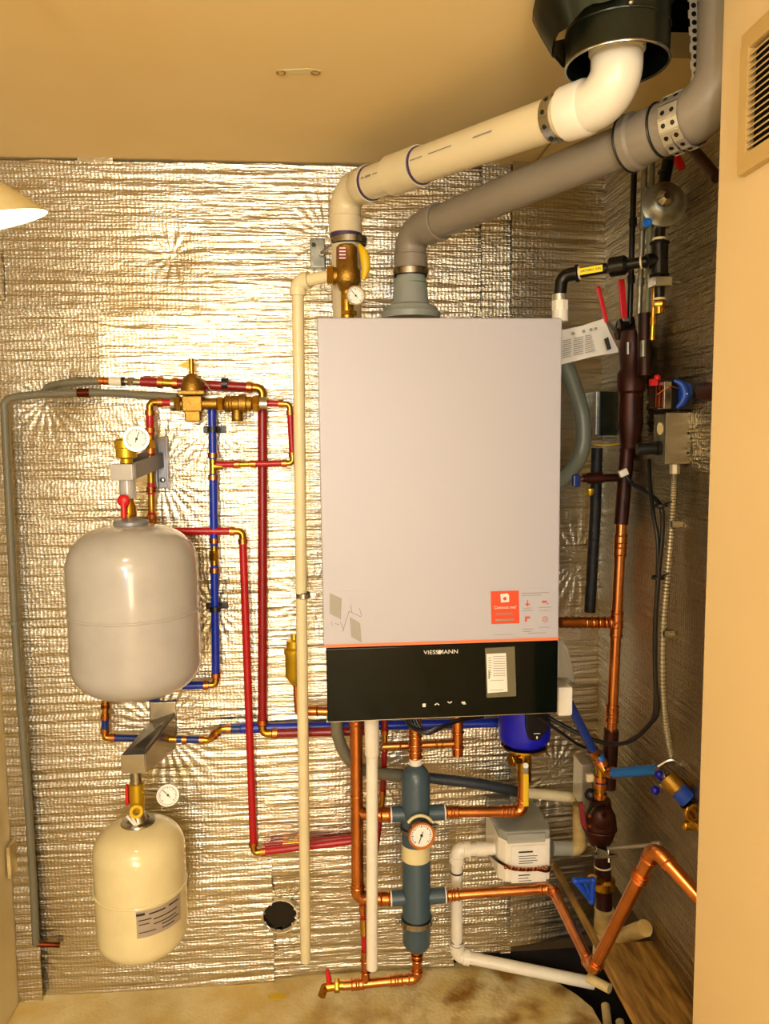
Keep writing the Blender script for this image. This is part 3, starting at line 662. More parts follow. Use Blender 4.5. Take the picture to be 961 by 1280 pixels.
# ---- upper bracket, air vent, gauge, red handled valve above the grey tank
def bar(a, b, w, h, g=None, bev=.001, up=Z):
    g = g or G(); a, b = V(a), V(b); d = (b-a).normalized(); s = d.cross(up).normalized(); u = s.cross(d); return g.box((a+b)/2, ((b-a).length, w, h), (d, s, u), bev=bev)
cy = TA[1].y
t = thing('tank_bracket', 'grey steel wall bracket carrying the gauge and air vent above the grey tank', 'bracket', P(203, 578, .01))
part('wall_plate', G().box(P(203, 578, .012), (.03, .006, .118), bev=.002).box(P(196, 578, .022), (.004, .024, .118), bev=.001).box(P(210, 578, .022), (.004, .024, .118), bev=.001), 'bracket_grey', t)
hd = P(164, 590, .18); hd.x = TA[1].x-.004; hd.y = cy
part('arm', bar(hd+V((.012,0,.0)), P(203, 575, .02), .004, .034), 'bracket_grey', t)
part('arm', bar(hd+V((-.014,.012,.008)), P(197, 566, .02), .004, .03), 'bracket_grey', t)
part('screw', G().ball(P(203, 600, .02), .006, (1,.4,1)), 'steel', t)
part('manifold_block', G().box(hd+V((-.005,-.01,.0)), (.046, .032, .034), bev=.003).cyl(hd-Z*.015, hd-Z*.055, .0165), 'pvc_white' if 0 else 'tank_grey', t, label='pale square manifold block')
vb = hd+Z*.018
part('air_vent', G().lathe(vb, Z, [(0,.012),(.008,.012),(.012,.021),(.03,.021),(.032,.023),(.046,.023),(.05,.018),(.052,.01)], 28), 'yellow_brass', t, label='yellow brass air vent')
gc = P(171, 549, .20)
gauge(t, gc, V((.1,-1,.08)), .026, stem=vb+Z*.04, angle=1.2)
vv = hd-Z*.056
part('valve_body', G().lathe(V((vv.x, vv.y, zt if 0 else TA[3])), Z, [(0,.013),(.01,.013),(.014,.016),(.036,.016),(.05,.011),(.066,.013)], 24), 'brass', t)
part('red_handle', G().ball(V((vv.x-.002, vv.y-.03, P(166,626,.2).z)), .013, (1,.6,1)).tube([V((vv.x-.002, vv.y-.032, P(166,628,.2).z)), V((vv.x-.001, vv.y-.036, P(166,648,.2).z))], .0065, rf=lambda u: 1-.3*u), 'handle_red', t)
# ---- lower bracket, valve, gauge above the cream tank
cy = TB[1].y; cx = TB[1].x; hz = P(175, 955, .16).z
t = thing('tank_bracket', 'bare sheet steel bracket reaching out above the small cream tank', 'bracket', P(203, 905, .01))
part('wall_plate', G().box(P(204, 900, .012), (.062, .004, .088), bev=.003), 'steel', t)
hp = V((cx, cy, P(176, 957, .15).z))
part('arm', G().prism([V((cx-.026, cy-.012, hp.z+.028)), V((cx+.022, cy-.012, hp.z+.028)), P(219, 890, .012), P(189, 900, .012)], (0,0,-.003)), 'steel', t)
part('arm_side', G().prism([V((cx+.022, cy-.012, hp.z+.028)), V((cx+.022, cy-.012, hp.z-.014)), P(218, 935, .012), P(219, 892, .012)], (.003,0,0)), 'steel', t)
part('front_lip', G().box((cx-.002, cy-.014, hp.z+.008), (.05, .003, .042), bev=.001), 'steel', t)
part('nipple', G().cyl((cx, cy, hp.z-.0), (cx, cy, hp.z-.045), .0125), 'steel', t)
t = thing('ball_valve', 'yellow brass valve with dial gauge and hang tag on the small cream tank', 'valve', (cx, cy, TB[3]+.02))
z0_, z1_ = TB[3]+.012, hp.z-.04
part('body', G().lathe((cx, cy, z0_), Z, [(0,.010),(.012,.010),(.014,.014),((z1_-z0_)*.6,.0165),((z1_-z0_)*.98,.0155),(z1_-z0_,.013)], 24), 'yellow_brass', t)
part('red_handle', G().box((cx-.0205, cy, (z0_+z1_)/2+.012), (.007, .014, .046), bev=.003), 'handle_red', t)
gauge(t, P(210, 993, .17), V((.12,-1,.15)), .0245, stem=V((cx+.01, cy, (z0_+z1_)/2+.016)), angle=2.3)
part('hang_ring', G().torus((cx+.003, cy-.022, z0_+.022), V((.3,-1,.3)), .011, .004, 20, 8), 'handle_yellow', t)
part('hang_tag', G().box((cx-.008, cy-.026, z0_+.004), (.005, .002, .03), (V((.8,0,.6)), Y, V((-.6,0,.8)))).box((cx-.002, cy-.027, z0_+.006), (.005, .002, .028), (V((.9,0,.4)), Y, V((-.4,0,.9)))), 'paper', t)
# ================================================================ LEFT PIPING
run('red_water_pipe', 'thick dark red pipe crossing above the brass fill valve and dropping to boiler level', 'pipe', [P(176,477,.04), P(328,485,.04), P(328,917,.04), P(472,913,.05)], 'pexdark', fits=[(0,.22,'c',.026)], m=None)
run('red_water_pipe', 'bright red pipe leaving behind the grey tank, dropping and turning right near floor level', 'pipe', [P(221,503,.055), P(187,503,.055), P(190,664,.045), P(303,664,.045), P(317,1066,.04), P(441,1051,.05)], 'pexred', fits=[(1,.32,'hex',.05), (1,.52,'c',.07), (1,.78,'c',.05)])
run('red_water_pipe', 'small red loop right of the brass backflow preventer, joining the blue pipe', 'pipe', [P(331,504,.06), P(362,505,.06), P(366,579,.055), P(270,581,.045)], 'pexred', r=.0072, fits=[(2,.62,'c',.03)])
run('red_water_pipe', 'short second red pipe lying just above the lowest red pipe', 'pipe', [P(330,1057,.02), P(365,1054,.02), P(441,1046,.02)], 'pexred', r=.006)
run('blue_water_pipe', 'bright blue pipe dropping from the brass fill valve past the grey tank', 'pipe', [P(265,512,.045), P(270,856,.04), P(228,857,.045)], 'pexblue', fits=[(0,.20,'tee',.04,(1,0,0)), (0,.52,'hex',.055)])
run('blue_water_pipe', 'dark blue pipe bending under the grey tank towards the steel bracket', 'pipe', [P(200,872,.045), P(132,872,.045), P(131,922,.04), P(262,925,.04), P(276,911,.045), P(300,911,.045)], 'pexnavy', L=.017, fits=[(1,.34,'c',.02), (2,.55,'c',.08)])
run('blue_water_pipe', 'thick blue pipe running right behind the boiler outlets', 'pipe', [P(274,911,.03), P(640,903,.03)], 'pexnavy', r=.0112, m='pex_blue')
for (x, y, l) in ((266, 537, 'black clip on the blue pipe just under the brass fill valve'), (269, 761, 'black clip on the blue pipe beside the grey tank seam')):
    c = P(x, y, .045); t = thing('pipe_clip', l, 'clip', c, 'black pipe clips'); part('saddle', G().ringband(c, Z, .0125, .012, .003), 'black_plastic', t); part('foot', G().box(c+V((0,.035,0)), (.052, .008, .016), bev=.002).box(c+V((0,.02,0)), (.012,.03,.012)), 'black_plastic', t)
c = P(281, 480, .04); t = thing('pipe_clip', 'tall black clip on the thick red pipe above the backflow preventer', 'clip', c, 'black pipe clips'); part('saddle', G().ringband(c, X, .0135, .014, .003), 'black_plastic', t); part('foot', G().box(c+V((0,.03,.006)), (.016,.008,.07), bev=.002), 'black_plastic', t)
# ---- brass fill valve and backflow preventer in one line
c = P(241, 505, .07)
t = thing('fill_valve', 'brass bell-shaped pressure fill valve with a lever on top', 'valve', c)
part('body', G().box(c+Z*.0, (.044, .034, .036), bev=.005).box(c-Z*.026, (.034,.028,.026), bev=.004), 'cast_brass', t)
part('flange', G().box(c+Z*.024, (.058, .046, .010), bev=.003), 'cast_brass', t)
part('bonnet', G().lathe(c+Z*.028, Z, [(0,.025),(.012,.024),(.028,.019),(.036,.010),(.038,.006)], 28), 'cast_brass', t)
part('stem', G().cyl(c+Z*.06, c+Z*.098, .0052), 'brass', t)
part('lever', G().prism([c+V((-.003,0,.095)), c+V((-.032,0,.083)), c+V((-.004,0,.076))], (0,.003,0)), 'handle_yellow', t)
part('union', hexnut(G().cyl(c-X*.045, c+X*.075, .0125), c-X*.032, X, .0175, .014), 'cast_brass', t)
part('union_collar', G().cyl(c-X*.046, c-X*.038, .016), 'steel', t)
part('spring_wire', G().tube(smooth([c+V((.012,-.01,.06)), c+V((.03,-.012,.045)), c+V((.045,-.01,.02))]), .0016, seg=8), 'steel', t)
c = P(296, 505, .07)
t = thing('backflow_preventer', 'brass backflow preventer with a short vent spout, right of the fill valve', 'valve', c)
part('body', G().lathe(c-X*.03, X, [(0,.012),(.006,.018),(.034,.018),(.036,.0215),(.05,.0215),(.052,.016),(.062,.016)], 28), 'cast_brass', t)
part('ribbed_ring', G().torus(c-X*.022, X, .018, .0015, 24).torus(c-X*.016, X, .018, .0015, 24).torus(c-X*.010, X, .018, .0015, 24), 'brass', t)
part('hex_nut', hexnut(G(), c-X*.036, X, .017, .014), 'brass', t); part('hex_nut', hexnut(G(), c+X*.042, X, .019, .016), 'brass', t)
part('vent_spout', G().cyl(c-Z*.01, c-Z*.036, .012).torus(c-Z*.036, Z, .011, .002, 20), 'cast_brass', t)
part('end_cap', G().cyl(c+X*.05, c+X*.066, .015), 'steel', t)
# ---- grey hoses at the far left
t = thing('grey_hose', 'long grey hose curving over the left corner and down beside the foil edge', 'hose', P(5,500,.05))
part('hose', G().tube(smooth([P(222,496,.055), P(180,494,.05), P(130,491,.045), P(70,492,.045), P(22,496,.045), P(7,503,.045), P(6,520,.045), P(12,640,.045), P(20,800,.045), P(31,950,.04), P(40,1080,.035), P(45,1180,.03)], 8), .0085), 'hose_grey', t)
part('splice', G().cyl(P(97,491,.046), P(112,491,.046), .0098), 'copper_dark', t)
part('hose_end', G().cyl(P(45,1180,.03), P(75,1181,.02), .006), 'copper_dark', t)
part('tie', G().ringband(P(18,778,.045), Z, .012, .006, .003), 'hose_green', t)
t = thing('grey_hose', 'short grey hose feeding the white coupler left of the dark red pipe', 'hose', P(80,483,.04))
part('hose', G().tube(smooth([P(55,490,.02), P(62,483,.03), P(85,478,.04), P(126,476,.04)], 8), .0075), 'hose_grey', t)
part('ferrule', G().cyl(P(124,476,.04), P(136,476.5,.04), .0088).torus(P(130,476,.04), X, .0088, .0012), 'copper', t)
part('white_coupler', G().cyl(P(137,476.5,.04), P(152,477,.04), .0095), 'pvc_white', t)
part('black_ring', G().cyl(P(152,477,.04), P(156,477,.04), .010), 'black_plastic', t)
part('valve_body', hexnut(G().cyl(P(156,477,.04), P(176,478,.04), .0075), P(164,477,.04), X, .0105, .012), 'steel', t)
# ---- yellow brass strainer behind the cream pipe
c = P(368, 800, .06)
t = thing('air_eliminator', 'yellow brass air eliminator half hidden behind the cream discharge pipe', 'fitting', c)
part('body', G().lathe(P(369, 856, .06), Z, [(0,.008),(.012,.016),(.02,.022),(.07,.022),(.075,.024),(.085,.024),(.09,.018),(.105,.018),(.108,.008),(.12,.006)], 28), 'yellow_brass', t)
part('stem', G().cyl(P(370,857,.06), P(372,890,.06), .007), 'copper', t)
part('branch', G().cyl(P(374,888,.06), P(412,889,.06), .011).torus(P(396,888.5,.06), X, .011, .002), 'copper', t)
# ---- round vent hole through the wall
t = thing('vent_opening', 'round black vent pipe opening low in the foil, rimmed with torn foil', 'vent', vc)
part('sleeve', G().ringband(vc+Y*.0, Y, .044, .02, .003, 40), 'pvc_flue', t)
part('bore', G().lathe(vc+Y*.012, -Y, [(0,.043),(.010,.043)], 40), 'dark_hole', t)
a = [V((vc.x+math.cos(k*math.pi/18)*(.047+.006*math.sin(k*2.1)), vc.y-.004-.004*math.sin(k*1.7), vc.z+math.sin(k*math.pi/18)*(.047+.006*math.cos(k*1.3)))) for k in range(36)]
g = G()
for k in range(36): g.prism([a[k], a[(k+1) % 36], vc+(a[(k+1) % 36]-vc)*.86, vc+(a[k]-vc)*.86], (0,.002,0))
part('foil_rim', g, 'tape_foil', t)
# ---- lamp hanging at the left
lc = P(-50, 284, .9); lr = .093
tl = thing('hanging_lamp', 'tan dome lamp shade glowing white inside, cut off at the left edge', 'lamp', lc+Z*.1)
ax = V((-.22, -.215, 1)).normalized()
prof = [(0,lr),(.014,lr*.86),(.028,lr*.70),(.042,lr*.52),(.056,lr*.36),(.066,.024),(.10,.022),(.102,.008)]
ins = [(0,lr-.0005),(.012,lr*.86),(.026,lr*.70),(.040,lr*.52),(.054,lr*.34),(.058,.02)]
part('shade', G().lathe(lc, ax, prof, 48, cap=False), 'shade_outside', tl)
part('reflector', G().lathe(lc-ax*.0004, ax, ins, 48, cap=False), 'shade_inside', tl, label='white inside of the shade')
part('bulb', G().ball(lc+ax*.012, .026), 'bulb', tl)
part('cord', G().cyl(lc+ax*.10, V((lc.x+.01, lc.y, CEIL)), .003, seg=8), 'black_cable', tl)
# ================================================================ BELOW THE BOILER
SO = .17
# copper riser with two branches to the separator
rt = P(445, 893, SO)
t = run('copper_riser', 'long copper riser below the boiler curving into the slate cylinder at its lower port', 'pipe', [rt, P(447, 1122, SO), P(487, 1123, SO)], dict(m='copper', r=.0138, e='copper', er=.0150, L=.034, bead=1), fits=[(0,.02,'c',.03)], R=.03)
part('branch', G().tube([P(446, 990, SO), P(447, 1017, SO), P(488, 1018, SO)], .0128, .02).torus(P(446,994,SO), Z, .0135, .0018), 'copper', t)
for y in (1018, 1123): part('coupling', G().cyl(P(474,y,SO), P(488,y,SO), .0155).torus(P(476,y,SO), X, .0155, .002).torus(P(486,y,SO), X, .0155, .002), 'copper', t)
# slate coloured hydraulic separator
sx0 = P(520, 1060, SO); rr = wid(503, 540, 1010, SO)/2
zt_, zb_ = P(521, 955, SO).z, P(520, 1187, SO).z; H = zt_-zb_
t = thing('hydraulic_separator', 'slate blue-grey vertical cylinder with four side ports, hung under the boiler', 'separator', (sx0.x, sx0.y, zb_))
b0 = V((sx0.x, sx0.y, zb_)); ra = rr*.96
part('body', G().lathe(b0, Z, [(0,.016),(.002,ra*.6),(.008,ra*.82),(.016,ra*.95),(.022,ra),(.06,ra),(.062,ra*1.02),(.066,ra*1.02),(.068,ra),(H-.034,ra*1.0),(H-.018,ra*.9),(H-.006,ra*.62),(H-.002,.014),(H+.006,.013)], 40), 'separator_slate', t)
for x0_, y_ in ((488,1018), (556,1015), (488,1123), (557,1119)):
    p = P(x0_, y_, SO); q = V((b0.x, b0.y, p.z)); part('port', G().cyl(p, q, .0172, seg=24), 'separator_slate', t)
    d = (q-p).normalized(); part('port_rim', G().ringband(p+d*.001, d, .0176, .003, .004), 'paper', t)
part('name_band', G().lathe(V((b0.x, b0.y, P(520,1072,SO).z)), Z, [(0,ra+.0006),(.036,ra+.0006)], 40, cap=False), 'label_cream', t, label='cream paper band')
gz = P(526, 1043, SO+.06); gauge(t, gz, V((.08,-1,.1)), .0295, stem=V((b0.x+.003, b0.y-.03, gz.z)), angle=-1.95, rim='copper')
part('gauge_hood', G().tube([gz+V((math.cos(a)*.031, .016, math.sin(a)*.034)) for a in [math.radians(q) for q in range(35, 150, 10)]], .0035, seg=8), 'label_cream', t)
part('top_nipple', G().cyl(V((b0.x, b0.y, zt_)), V((b0.x, b0.y, zt_+.014)), .0145), 'pvc_white', t, label='white sealing tape at the top nipple')
clamp('wide steel clamp around the lower part of the slate cylinder', V((b0.x, b0.y, P(520,1149,SO).z)), Z, ra+.001, wallvec=V((0,.16,0)), group='separator clamps')
clamp('narrow dark clamp around the slate cylinder behind its dial gauge', V((b0.x, b0.y, P(520,1034,SO).z)), Z, ra+.001, m='galvanized', wallvec=V((0,.16,0)), group='separator clamps', w=.008)
# copper above the separator
t = thing('copper_fitting', 'copper fitting stack joining the slate cylinder top to the boiler, with a capped side tee', 'pipe', P(520, 930, SO))
zt2 = P(520, 948, SO); top = V((b0.x, b0.y, P(520, 893, SO).z))
part('riser', G().cyl(V((b0.x, b0.y, zt_+.01)), top, .0138), 'copper', t)
g = G()
for y in (915, 920, 930, 938, 946): g.torus(V((b0.x, b0.y, P(520, y, SO).z)), Z, .0142, .0022, 24)
part('coupling', g, 'copper', t)
part('cross_pipe', G().cyl(P(478, 933, .14), P(568, 929, .14), .0082).torus(P(500,932,.14), X, .009, .002).torus(P(545,930,.14), X, .009, .002).torus(P(552,930,.14), X, .009, .002), 'copper', t)
part('capped_tee', G().cyl(P(572, 893, .14), P(572, 944, .14), .0125).torus(P(572,915,.14), Z, .013, .002).torus(P(572,934,.14), Z, .013, .002).lathe(P(572,943,.14), -Z, [(0,.0125),(.004,.008)], 20), 'copper', t)
# red and dark pipes glimpsed behind
run('red_water_pipe', 'short dark red pipe dropping behind the white drain pipe under the boiler', 'pipe', [P(481, 893, .07), P(481, 925, .07), P(478, 1000, .06), P(462, 1120, .05)], 'pexdark', r=.007)
# black cable loops under the boiler
g = G()
for k in range(5):
    g.tube(smooth([P(505+k*3, 893, .24), P(512+k*4, 908+k, .25), P(535+k*3, 917-k*2, .26), P(560+k*4, 905-k, .24), P(580+k*6, 896, .22)]), .0032, seg=8)
solo('black_cable_bundle', g, 'black_cable', 'bundle of black cables looped right under the control panel', 'cable')
# grey hose passing behind the copper riser, then dark hose to the right
t = thing('grey_hose', 'grey hose bending behind the long copper riser and continuing dark to the right', 'hose', P(420, 905, .12))
part('hose', G().tube(smooth([P(420,893,.13), P(422,918,.12), P(430,940,.11), P(446,958,.10), P(470,966,.09), P(500,970,.08)], 8), .0135), 'hose_grey', t)
part('hose', G().tube(smooth([P(465,966,.08), P(500,968,.07), P(550,974,.07), P(600,980,.07), P(648,990,.06)], 8), .0125), 'hose_dark', t, label='dark slate hose length')
run('white_stub_pipe', 'short cream plastic pipe continuing the dark hose towards the corner', 'pipe', [P(648,990,.06), P(716,997,.05)], dict(m='cpvc_cream', r=.0122, e='cpvc_cream', er=.015, L=.02))
# drain valve assembly at the foot of the separator
DB = P(516, 1223, SO)
t = run('copper_drain_line', 'low copper drain line under the slate cylinder just above the floor', 'pipe', [V((b0.x, b0.y, zb_-.002)), V((b0.x, b0.y, P(520,1223,SO).z)), P(428, 1232, SO)], dict(m='copper', r=.0105, e='copper', er=.0122, L=.026, bead=1), fits=[(1,.28,'c',.03), (1,.8,'c',.03)], R=.02)
for y in (1193, 1199): part('bead', G().torus(V((b0.x, b0.y, P(520,y,SO).z)), Z, .0125, .002), 'copper', t)
dv = thing('drain_valve', 'small brass drain valve with red lever ending the low copper line', 'valve', P(414, 1232, SO))
part('body', hexnut(G().cyl(P(429,1231,SO), P(404,1234,SO), .0105), P(421,1232,SO), X, .0145, .012), 'brass', dv)
part('outlet', G().cyl(P(406,1233,SO), P(402,1245,SO+.02), .009), 'brass', dv)
part('red_lever', G().cyl(P(411,1232,SO), P(411,1222,SO), .006).tube([P(411,1224,SO), P(409,1212,SO)], .0065, rf=lambda u: 1-.4*u), 'handle_red', dv)
t = thing('red_drain_riser', 'thin riser of copper, brass and red pipe behind the white drain pipe near the floor', 'pipe', P(456, 1226, SO))
part('pipe', G().cyl(P(454,1128,SO-.01), P(457,1226,SO), .0075), 'pex_red', t)
part('copper_sleeve', G().cyl(P(454,1130,SO-.01), P(454,1142,SO-.01), .0095), 'copper', t)
part('copper_sleeve', G().cyl(P(456,1188,SO), P(457,1232,SO), .0095).torus(P(456.5,1200,SO), Z, .0105, .002).torus(P(457,1214,SO), Z, .0105, .002), 'copper', t)
part('brass_sleeve', G().cyl(P(455,1148,SO-.005), P(455.5,1168,SO), .0095), 'brass', t)
# supply side: copper to the blue pump
t = run('copper_supply_pipe', 'upper copper pipe from the slate cylinder bending up to the blue pump', 'pipe', [P(557,1015,SO), P(653,1014,SO), P(655,940,SO)], 'copper', r=.0118, fits=[(0,.08,'c',.03), (0,.8,'c',.03)], R=.03)
t = thing('circulator_pump', 'blue circulator pump head with a black right half on a brass flanged body', 'pump', P(654, 930, SO))
pr = wid(624, 688, 915, SO+.02)/2; pc_ = P(655, 893, SO+.0)
part('blue_head', G().lathe(P(655, 931, SO), Z, [(0,pr*.55),(.006,pr*.82),(.016,pr*.97),(.03,pr),(.10,pr*1.0)], 40), 'pump_blue', t)
part('black_cover', G().prism([P(657,885,SO+.065), P(686,885,SO+.055), P(686,912,SO+.055), P(674,927,SO+.058), P(662,926,SO+.065), P(658,915,SO+.068)], (0,.05,0), bev=.004), 'black_plastic', t)
part('pump_symbol', G().box(P(671,917,SO+.067), (.014,.001,.0012)).box(P(671,922,SO+.069), (.003,.001,.006)), 'paper', t)
part('brass_flange', G().lathe(P(655,940,SO), Z, [(0,.018),(.004,.024),(.010,pr*.75),(.014,pr*.9),(.018,pr*.9)], 36).cyl(P(655,975,SO), P(655,936,SO), .0165), 'brass', t)
part('side_port', hexnut(G().cyl(P(655,950,SO), P(641,950,SO+.02), .009), P(640,950,SO+.02), V((-1,-.5,0)), .013, .01), 'brass', t)
t = thing('valve_lever', 'long yellow valve lever hanging from the brass pump body', 'valve handle', P(658,960,SO+.03))
part('yellow_grip', bar(P(657,967,SO+.035), P(657,1008,SO+.035), .013, .007, bev=.003, up=Y), 'handle_yellow', t)
part('steel_neck', bar(P(657,955,SO+.033), P(657,970,SO+.034), .012, .003, up=Y).cyl(P(657,957,SO), P(657,957,SO+.037), .006), 'galvanized', t)
# return pipe zig-zag
t = run('copper_return_pipe', 'lower copper pipe dipping to the floor and climbing again behind the tan wall', 'pipe', [P(558,1119,SO), P(690,1110,.18), P(741,1212,.48), P(818,1060,.66), P(892,1142,.74)], dict(m='copper', r=.0114, e='copper', er=.0130, L=.034, bead=1), fits=[(0,.06,'c',.03), (2,.8,'c',.02)], R=.036)
# condensate neutralizer box and its white drain
c = P(657, 1072, .12)
t = thing('condensate_box', 'pale box with clear grey lid and printed label, strapped above the lower copper pipe', 'box', c)
x0_, x1_ = P(624,1080,.17).x, P(690,1080,.17).x; zt3, zb3 = P(657,1050,.17).z, P(657,1102,.17).z; w = x1_-x0_; cx_ = (x0_+x1_)/2
ch = .016
pl = [(x0_,-.02), (x0_,-.15), (x0_+ch,-.17), (x1_-ch*.3,-.17), (x1_,-.15), (x1_,-.02)]
part('body', G().prism([(a_, b_, zb3) for a_, b_ in pl], (0,0,zt3-zb3), bev=.004), 'pvc_white', t)
part('lid', G().prism([(a_, b_, zt3) for a_, b_ in pl], (0,0,.022), bev=.007).box((cx_, -.172, zt3+.006), (w*.72, .006, .022), bev=.002), 'clear_plastic', t, label='clear grey lid')
part('lid_core', G().box((cx_, -.09, zt3+.008), (w*.8, .11, .012), bev=.002), 'galvanized', t)
lb = part('printed_label', G().box(P(661, 1080, .1725), (w*.66, .001, .088), bev=.0003), 'paper', t)
g = G()
for y_, l_, h_ in ((1065,20,.0035),(1070,26,.0012),(1073,24,.0012),(1076,26,.0012),(1079,20,.0012),(1094,16,.0022),(1098,14,.0012),(1101,18,.0012)): g.box(P(647+l_/2, y_, .1735), (l_*.00165, .0008, h_))
part('label_print', g, 'dark_print', lb)
part('strap', G().tube(smooth([V((x0_-.002,-.03,P(630,1082,.1).z)), V((x0_-.003,-.15,P(628,1080,.17).z)), P(632,1082,.176), P(645,1087,.178), P(670,1087,.178), P(686,1085,.174), V((x1_+.002,-.03,P(690,1082,.17).z))]), .0032, seg=8), 'copper_dark', t)
g = G()
for k in range(12):
    p = P(632+k*4.6, 1084+3*math.sin(k*.28), .1805); g.torus(p, V((.3*(1 if k%2 else -1),1,0)), .0036, .0013, 12, 6)
part('twisted_wire', g, 'copper', t)
part('outlet', G().cyl(P(690,1060,.12), P(714,1061,.12), .017), 'clear_plastic', t)
t = run('white_drain_pipe', 'white plastic drain pipe from the pale box down the wall and along the floor', 'pipe', [P(626,1061,.12), P(571,1062,.12), P(571,1194,.11), P(742,1229,.16)], dict(m='pvc_white', r=.0138, e='pvc_white', er=.0160, L=.03, hub=.016), R=.02, fits=[(0,.45,'c',.025)])
for p, q in ((P(603,1061,.12), X), (P(571,1090,.12), Z), (P(571,1176,.11), Z)): part('joint_ring', G().ringband(p, q, .0150, .0025, .002), 'black_plastic', t)
run('cream_elbow_pipe', 'cream plastic elbow rising from the right side of the pale box', 'pipe', [P(712,1061,.12), P(724,1060,.12), P(724,1005,.12)], dict(m='wrap_cream', r=.0155, e='wrap_cream', er=.0165, L=.02), R=.014)
# ================================================================ RIGHT SIDE
# ---- copper riser in the corner
RO = .20
def RX(px, py, o=RO): return P(px, py, o)
def QX(px, py, x=.635): return Q(px, py, x)
t = run('corner_copper_riser', 'bright copper riser standing in the right corner with a branch to the boiler', 'pipe', [RX(764,912), RX(776,655)], dict(m='copper', r=.0118, e='copper', er=.0138, L=.03, bead=1), fits=[(0,.08,'c',.04), (0,.52,'c',.06), (0,.9,'c',.05)])
part('branch', G().cyl(RX(772,778), RX(700,778,.22), .0118), 'copper', t)
g = G()
for x in (708, 716, 724, 732, 740, 748, 756, 762): g.torus(RX(x, 778, .21), X, .0122, .0018, 20)
part('branch_beads', g, 'copper', t)
t = run('dark_copper_riser', 'dark brown copper pipe continuing the corner riser upwards', 'pipe', [RX(776,655), RX(784,560), RX(792,440)], dict(m='brown_copper', r=.0150, e='brown_copper', er=.016, L=.01), R=.2)
part('cross_branch', G().cyl(RX(778,597), RX(728,598,.2), .0085).cyl(RX(752,597,.2), RX(734,598,.2), .012), 'brown_copper', t)
run('dark_copper_riser', 'dark brown pipe leading from the bright corner riser down to the brown valve body', 'pipe', [RX(764,912), RX(760,985)], dict(m='brown_copper', r=.0165, e='brown_copper', er=.02, L=.02))
run('black_iron_pipe', 'black insulated pipe hugging the corner left of the copper riser', 'pipe', [P(746,560,.10), P(744,640,.10), P(737,765,.10)], dict(m='foam_black', r=.0125, e='foam_black', er=.0125, L=.01), R=.1)
t = thing('shutoff_valve', 'small blue-handled brass valve beside the green-grey hose', 'valve', P(722, 598, .2))
part('blue_handle', G().box(P(720,601,.21), (.016,.014,.026), bev=.003), 'pex_navy', t); part('drain_cap', G().lathe(P(737,619,.2), Z, [(0,.006),(.008,.009),(.014,.009)], 16), 'yellow_brass', t)
part('stem', G().cyl(P(722,599,.2), P(730,598,.2), .005), 'brass', t)
# ---- bundle of upright pipes behind the gas line
ups = [(793,206,786,430,.006,'black_iron','thin black upright pipe nearest the corner above the dark fittings'), (806,214,797,430,.0055,'galvanized','thin galvanized upright conduit, second from the corner'),
       (815,212,808,425,.0052,'hose_green','thin olive upright pipe, third from the corner'), (824,240,815,425,.0048,'brass','thinnest brassy upright pipe, nearest the gas regulator')]
for x0_, y0_, x1_, y1_, r_, m_, l_ in ups:
    t = thing('upright_pipe', l_, 'pipe', QX(x1_, y1_), 'upright pipes behind the gas line'); part('pipe', G().cyl(QX(x0_, y0_-12), QX(x1_, y1_), r_), m_, t)
    for f in (.3, .62, .85): part('coupling', G().cyl(QX(x0_+(x1_-x0_)*f, y0_+(y1_-y0_)*f), QX(x0_+(x1_-x0_)*f, y0_+(y1_-y0_)*f+9), r_*1.35), m_ if m_ != 'hose_green' else 'galvanized', t)
# dark fitting cluster
t = thing('dark_valve_cluster', 'cluster of dark fittings with two red lever handles, right of the hanging paper', 'valve', P(790, 430, .2))
part('body', G().lathe(QX(787,560,.63), Z, [(0,.018),(.03,.022),(.05,.025),(.11,.024),(.115,.028),(.15,.028),(.16,.022),(.2,.026),(.235,.022),(.24,.012)], 24).cyl(QX(806,470,.63), QX(806,392,.63), .0135).cyl(P(770,418,.24), P(800,412,.24), .012), 'brown_copper', t)
part('side_body', hexnut(hexnut(G().cyl(P(774,408,.24), P(792,404,.22), .010), P(778,408,.24), X, .016, .02), P(784,424,.22), X, .017, .02), 'black_iron', t)
part('steel_highlight', G().cyl(P(785,428,.29), P(785,443,.29), .004), 'galvanized', t); part('steel_highlight', G().cyl(QX(804,426,.62), QX(804,446,.62), .006), 'galvanized', t)  # pale metal slivers standing in for highlights on the dark fittings
part('lever', bar(P(758,403,.25), P(747,358,.25), .009, .006, bev=.002, up=Y), 'handle_red', t, label='left red lever'); part('lever', bar(P(780,398,.25), P(776,349,.25), .013, .007, bev=.002, up=Y), 'handle_red', t, label='right red lever')
part('lever_neck', bar(P(758,402,.25), P(772,416,.24), .008, .003, up=Y).box(P(781,404,.245), (.014,.012,.02), bev=.002), 'galvanized', t)
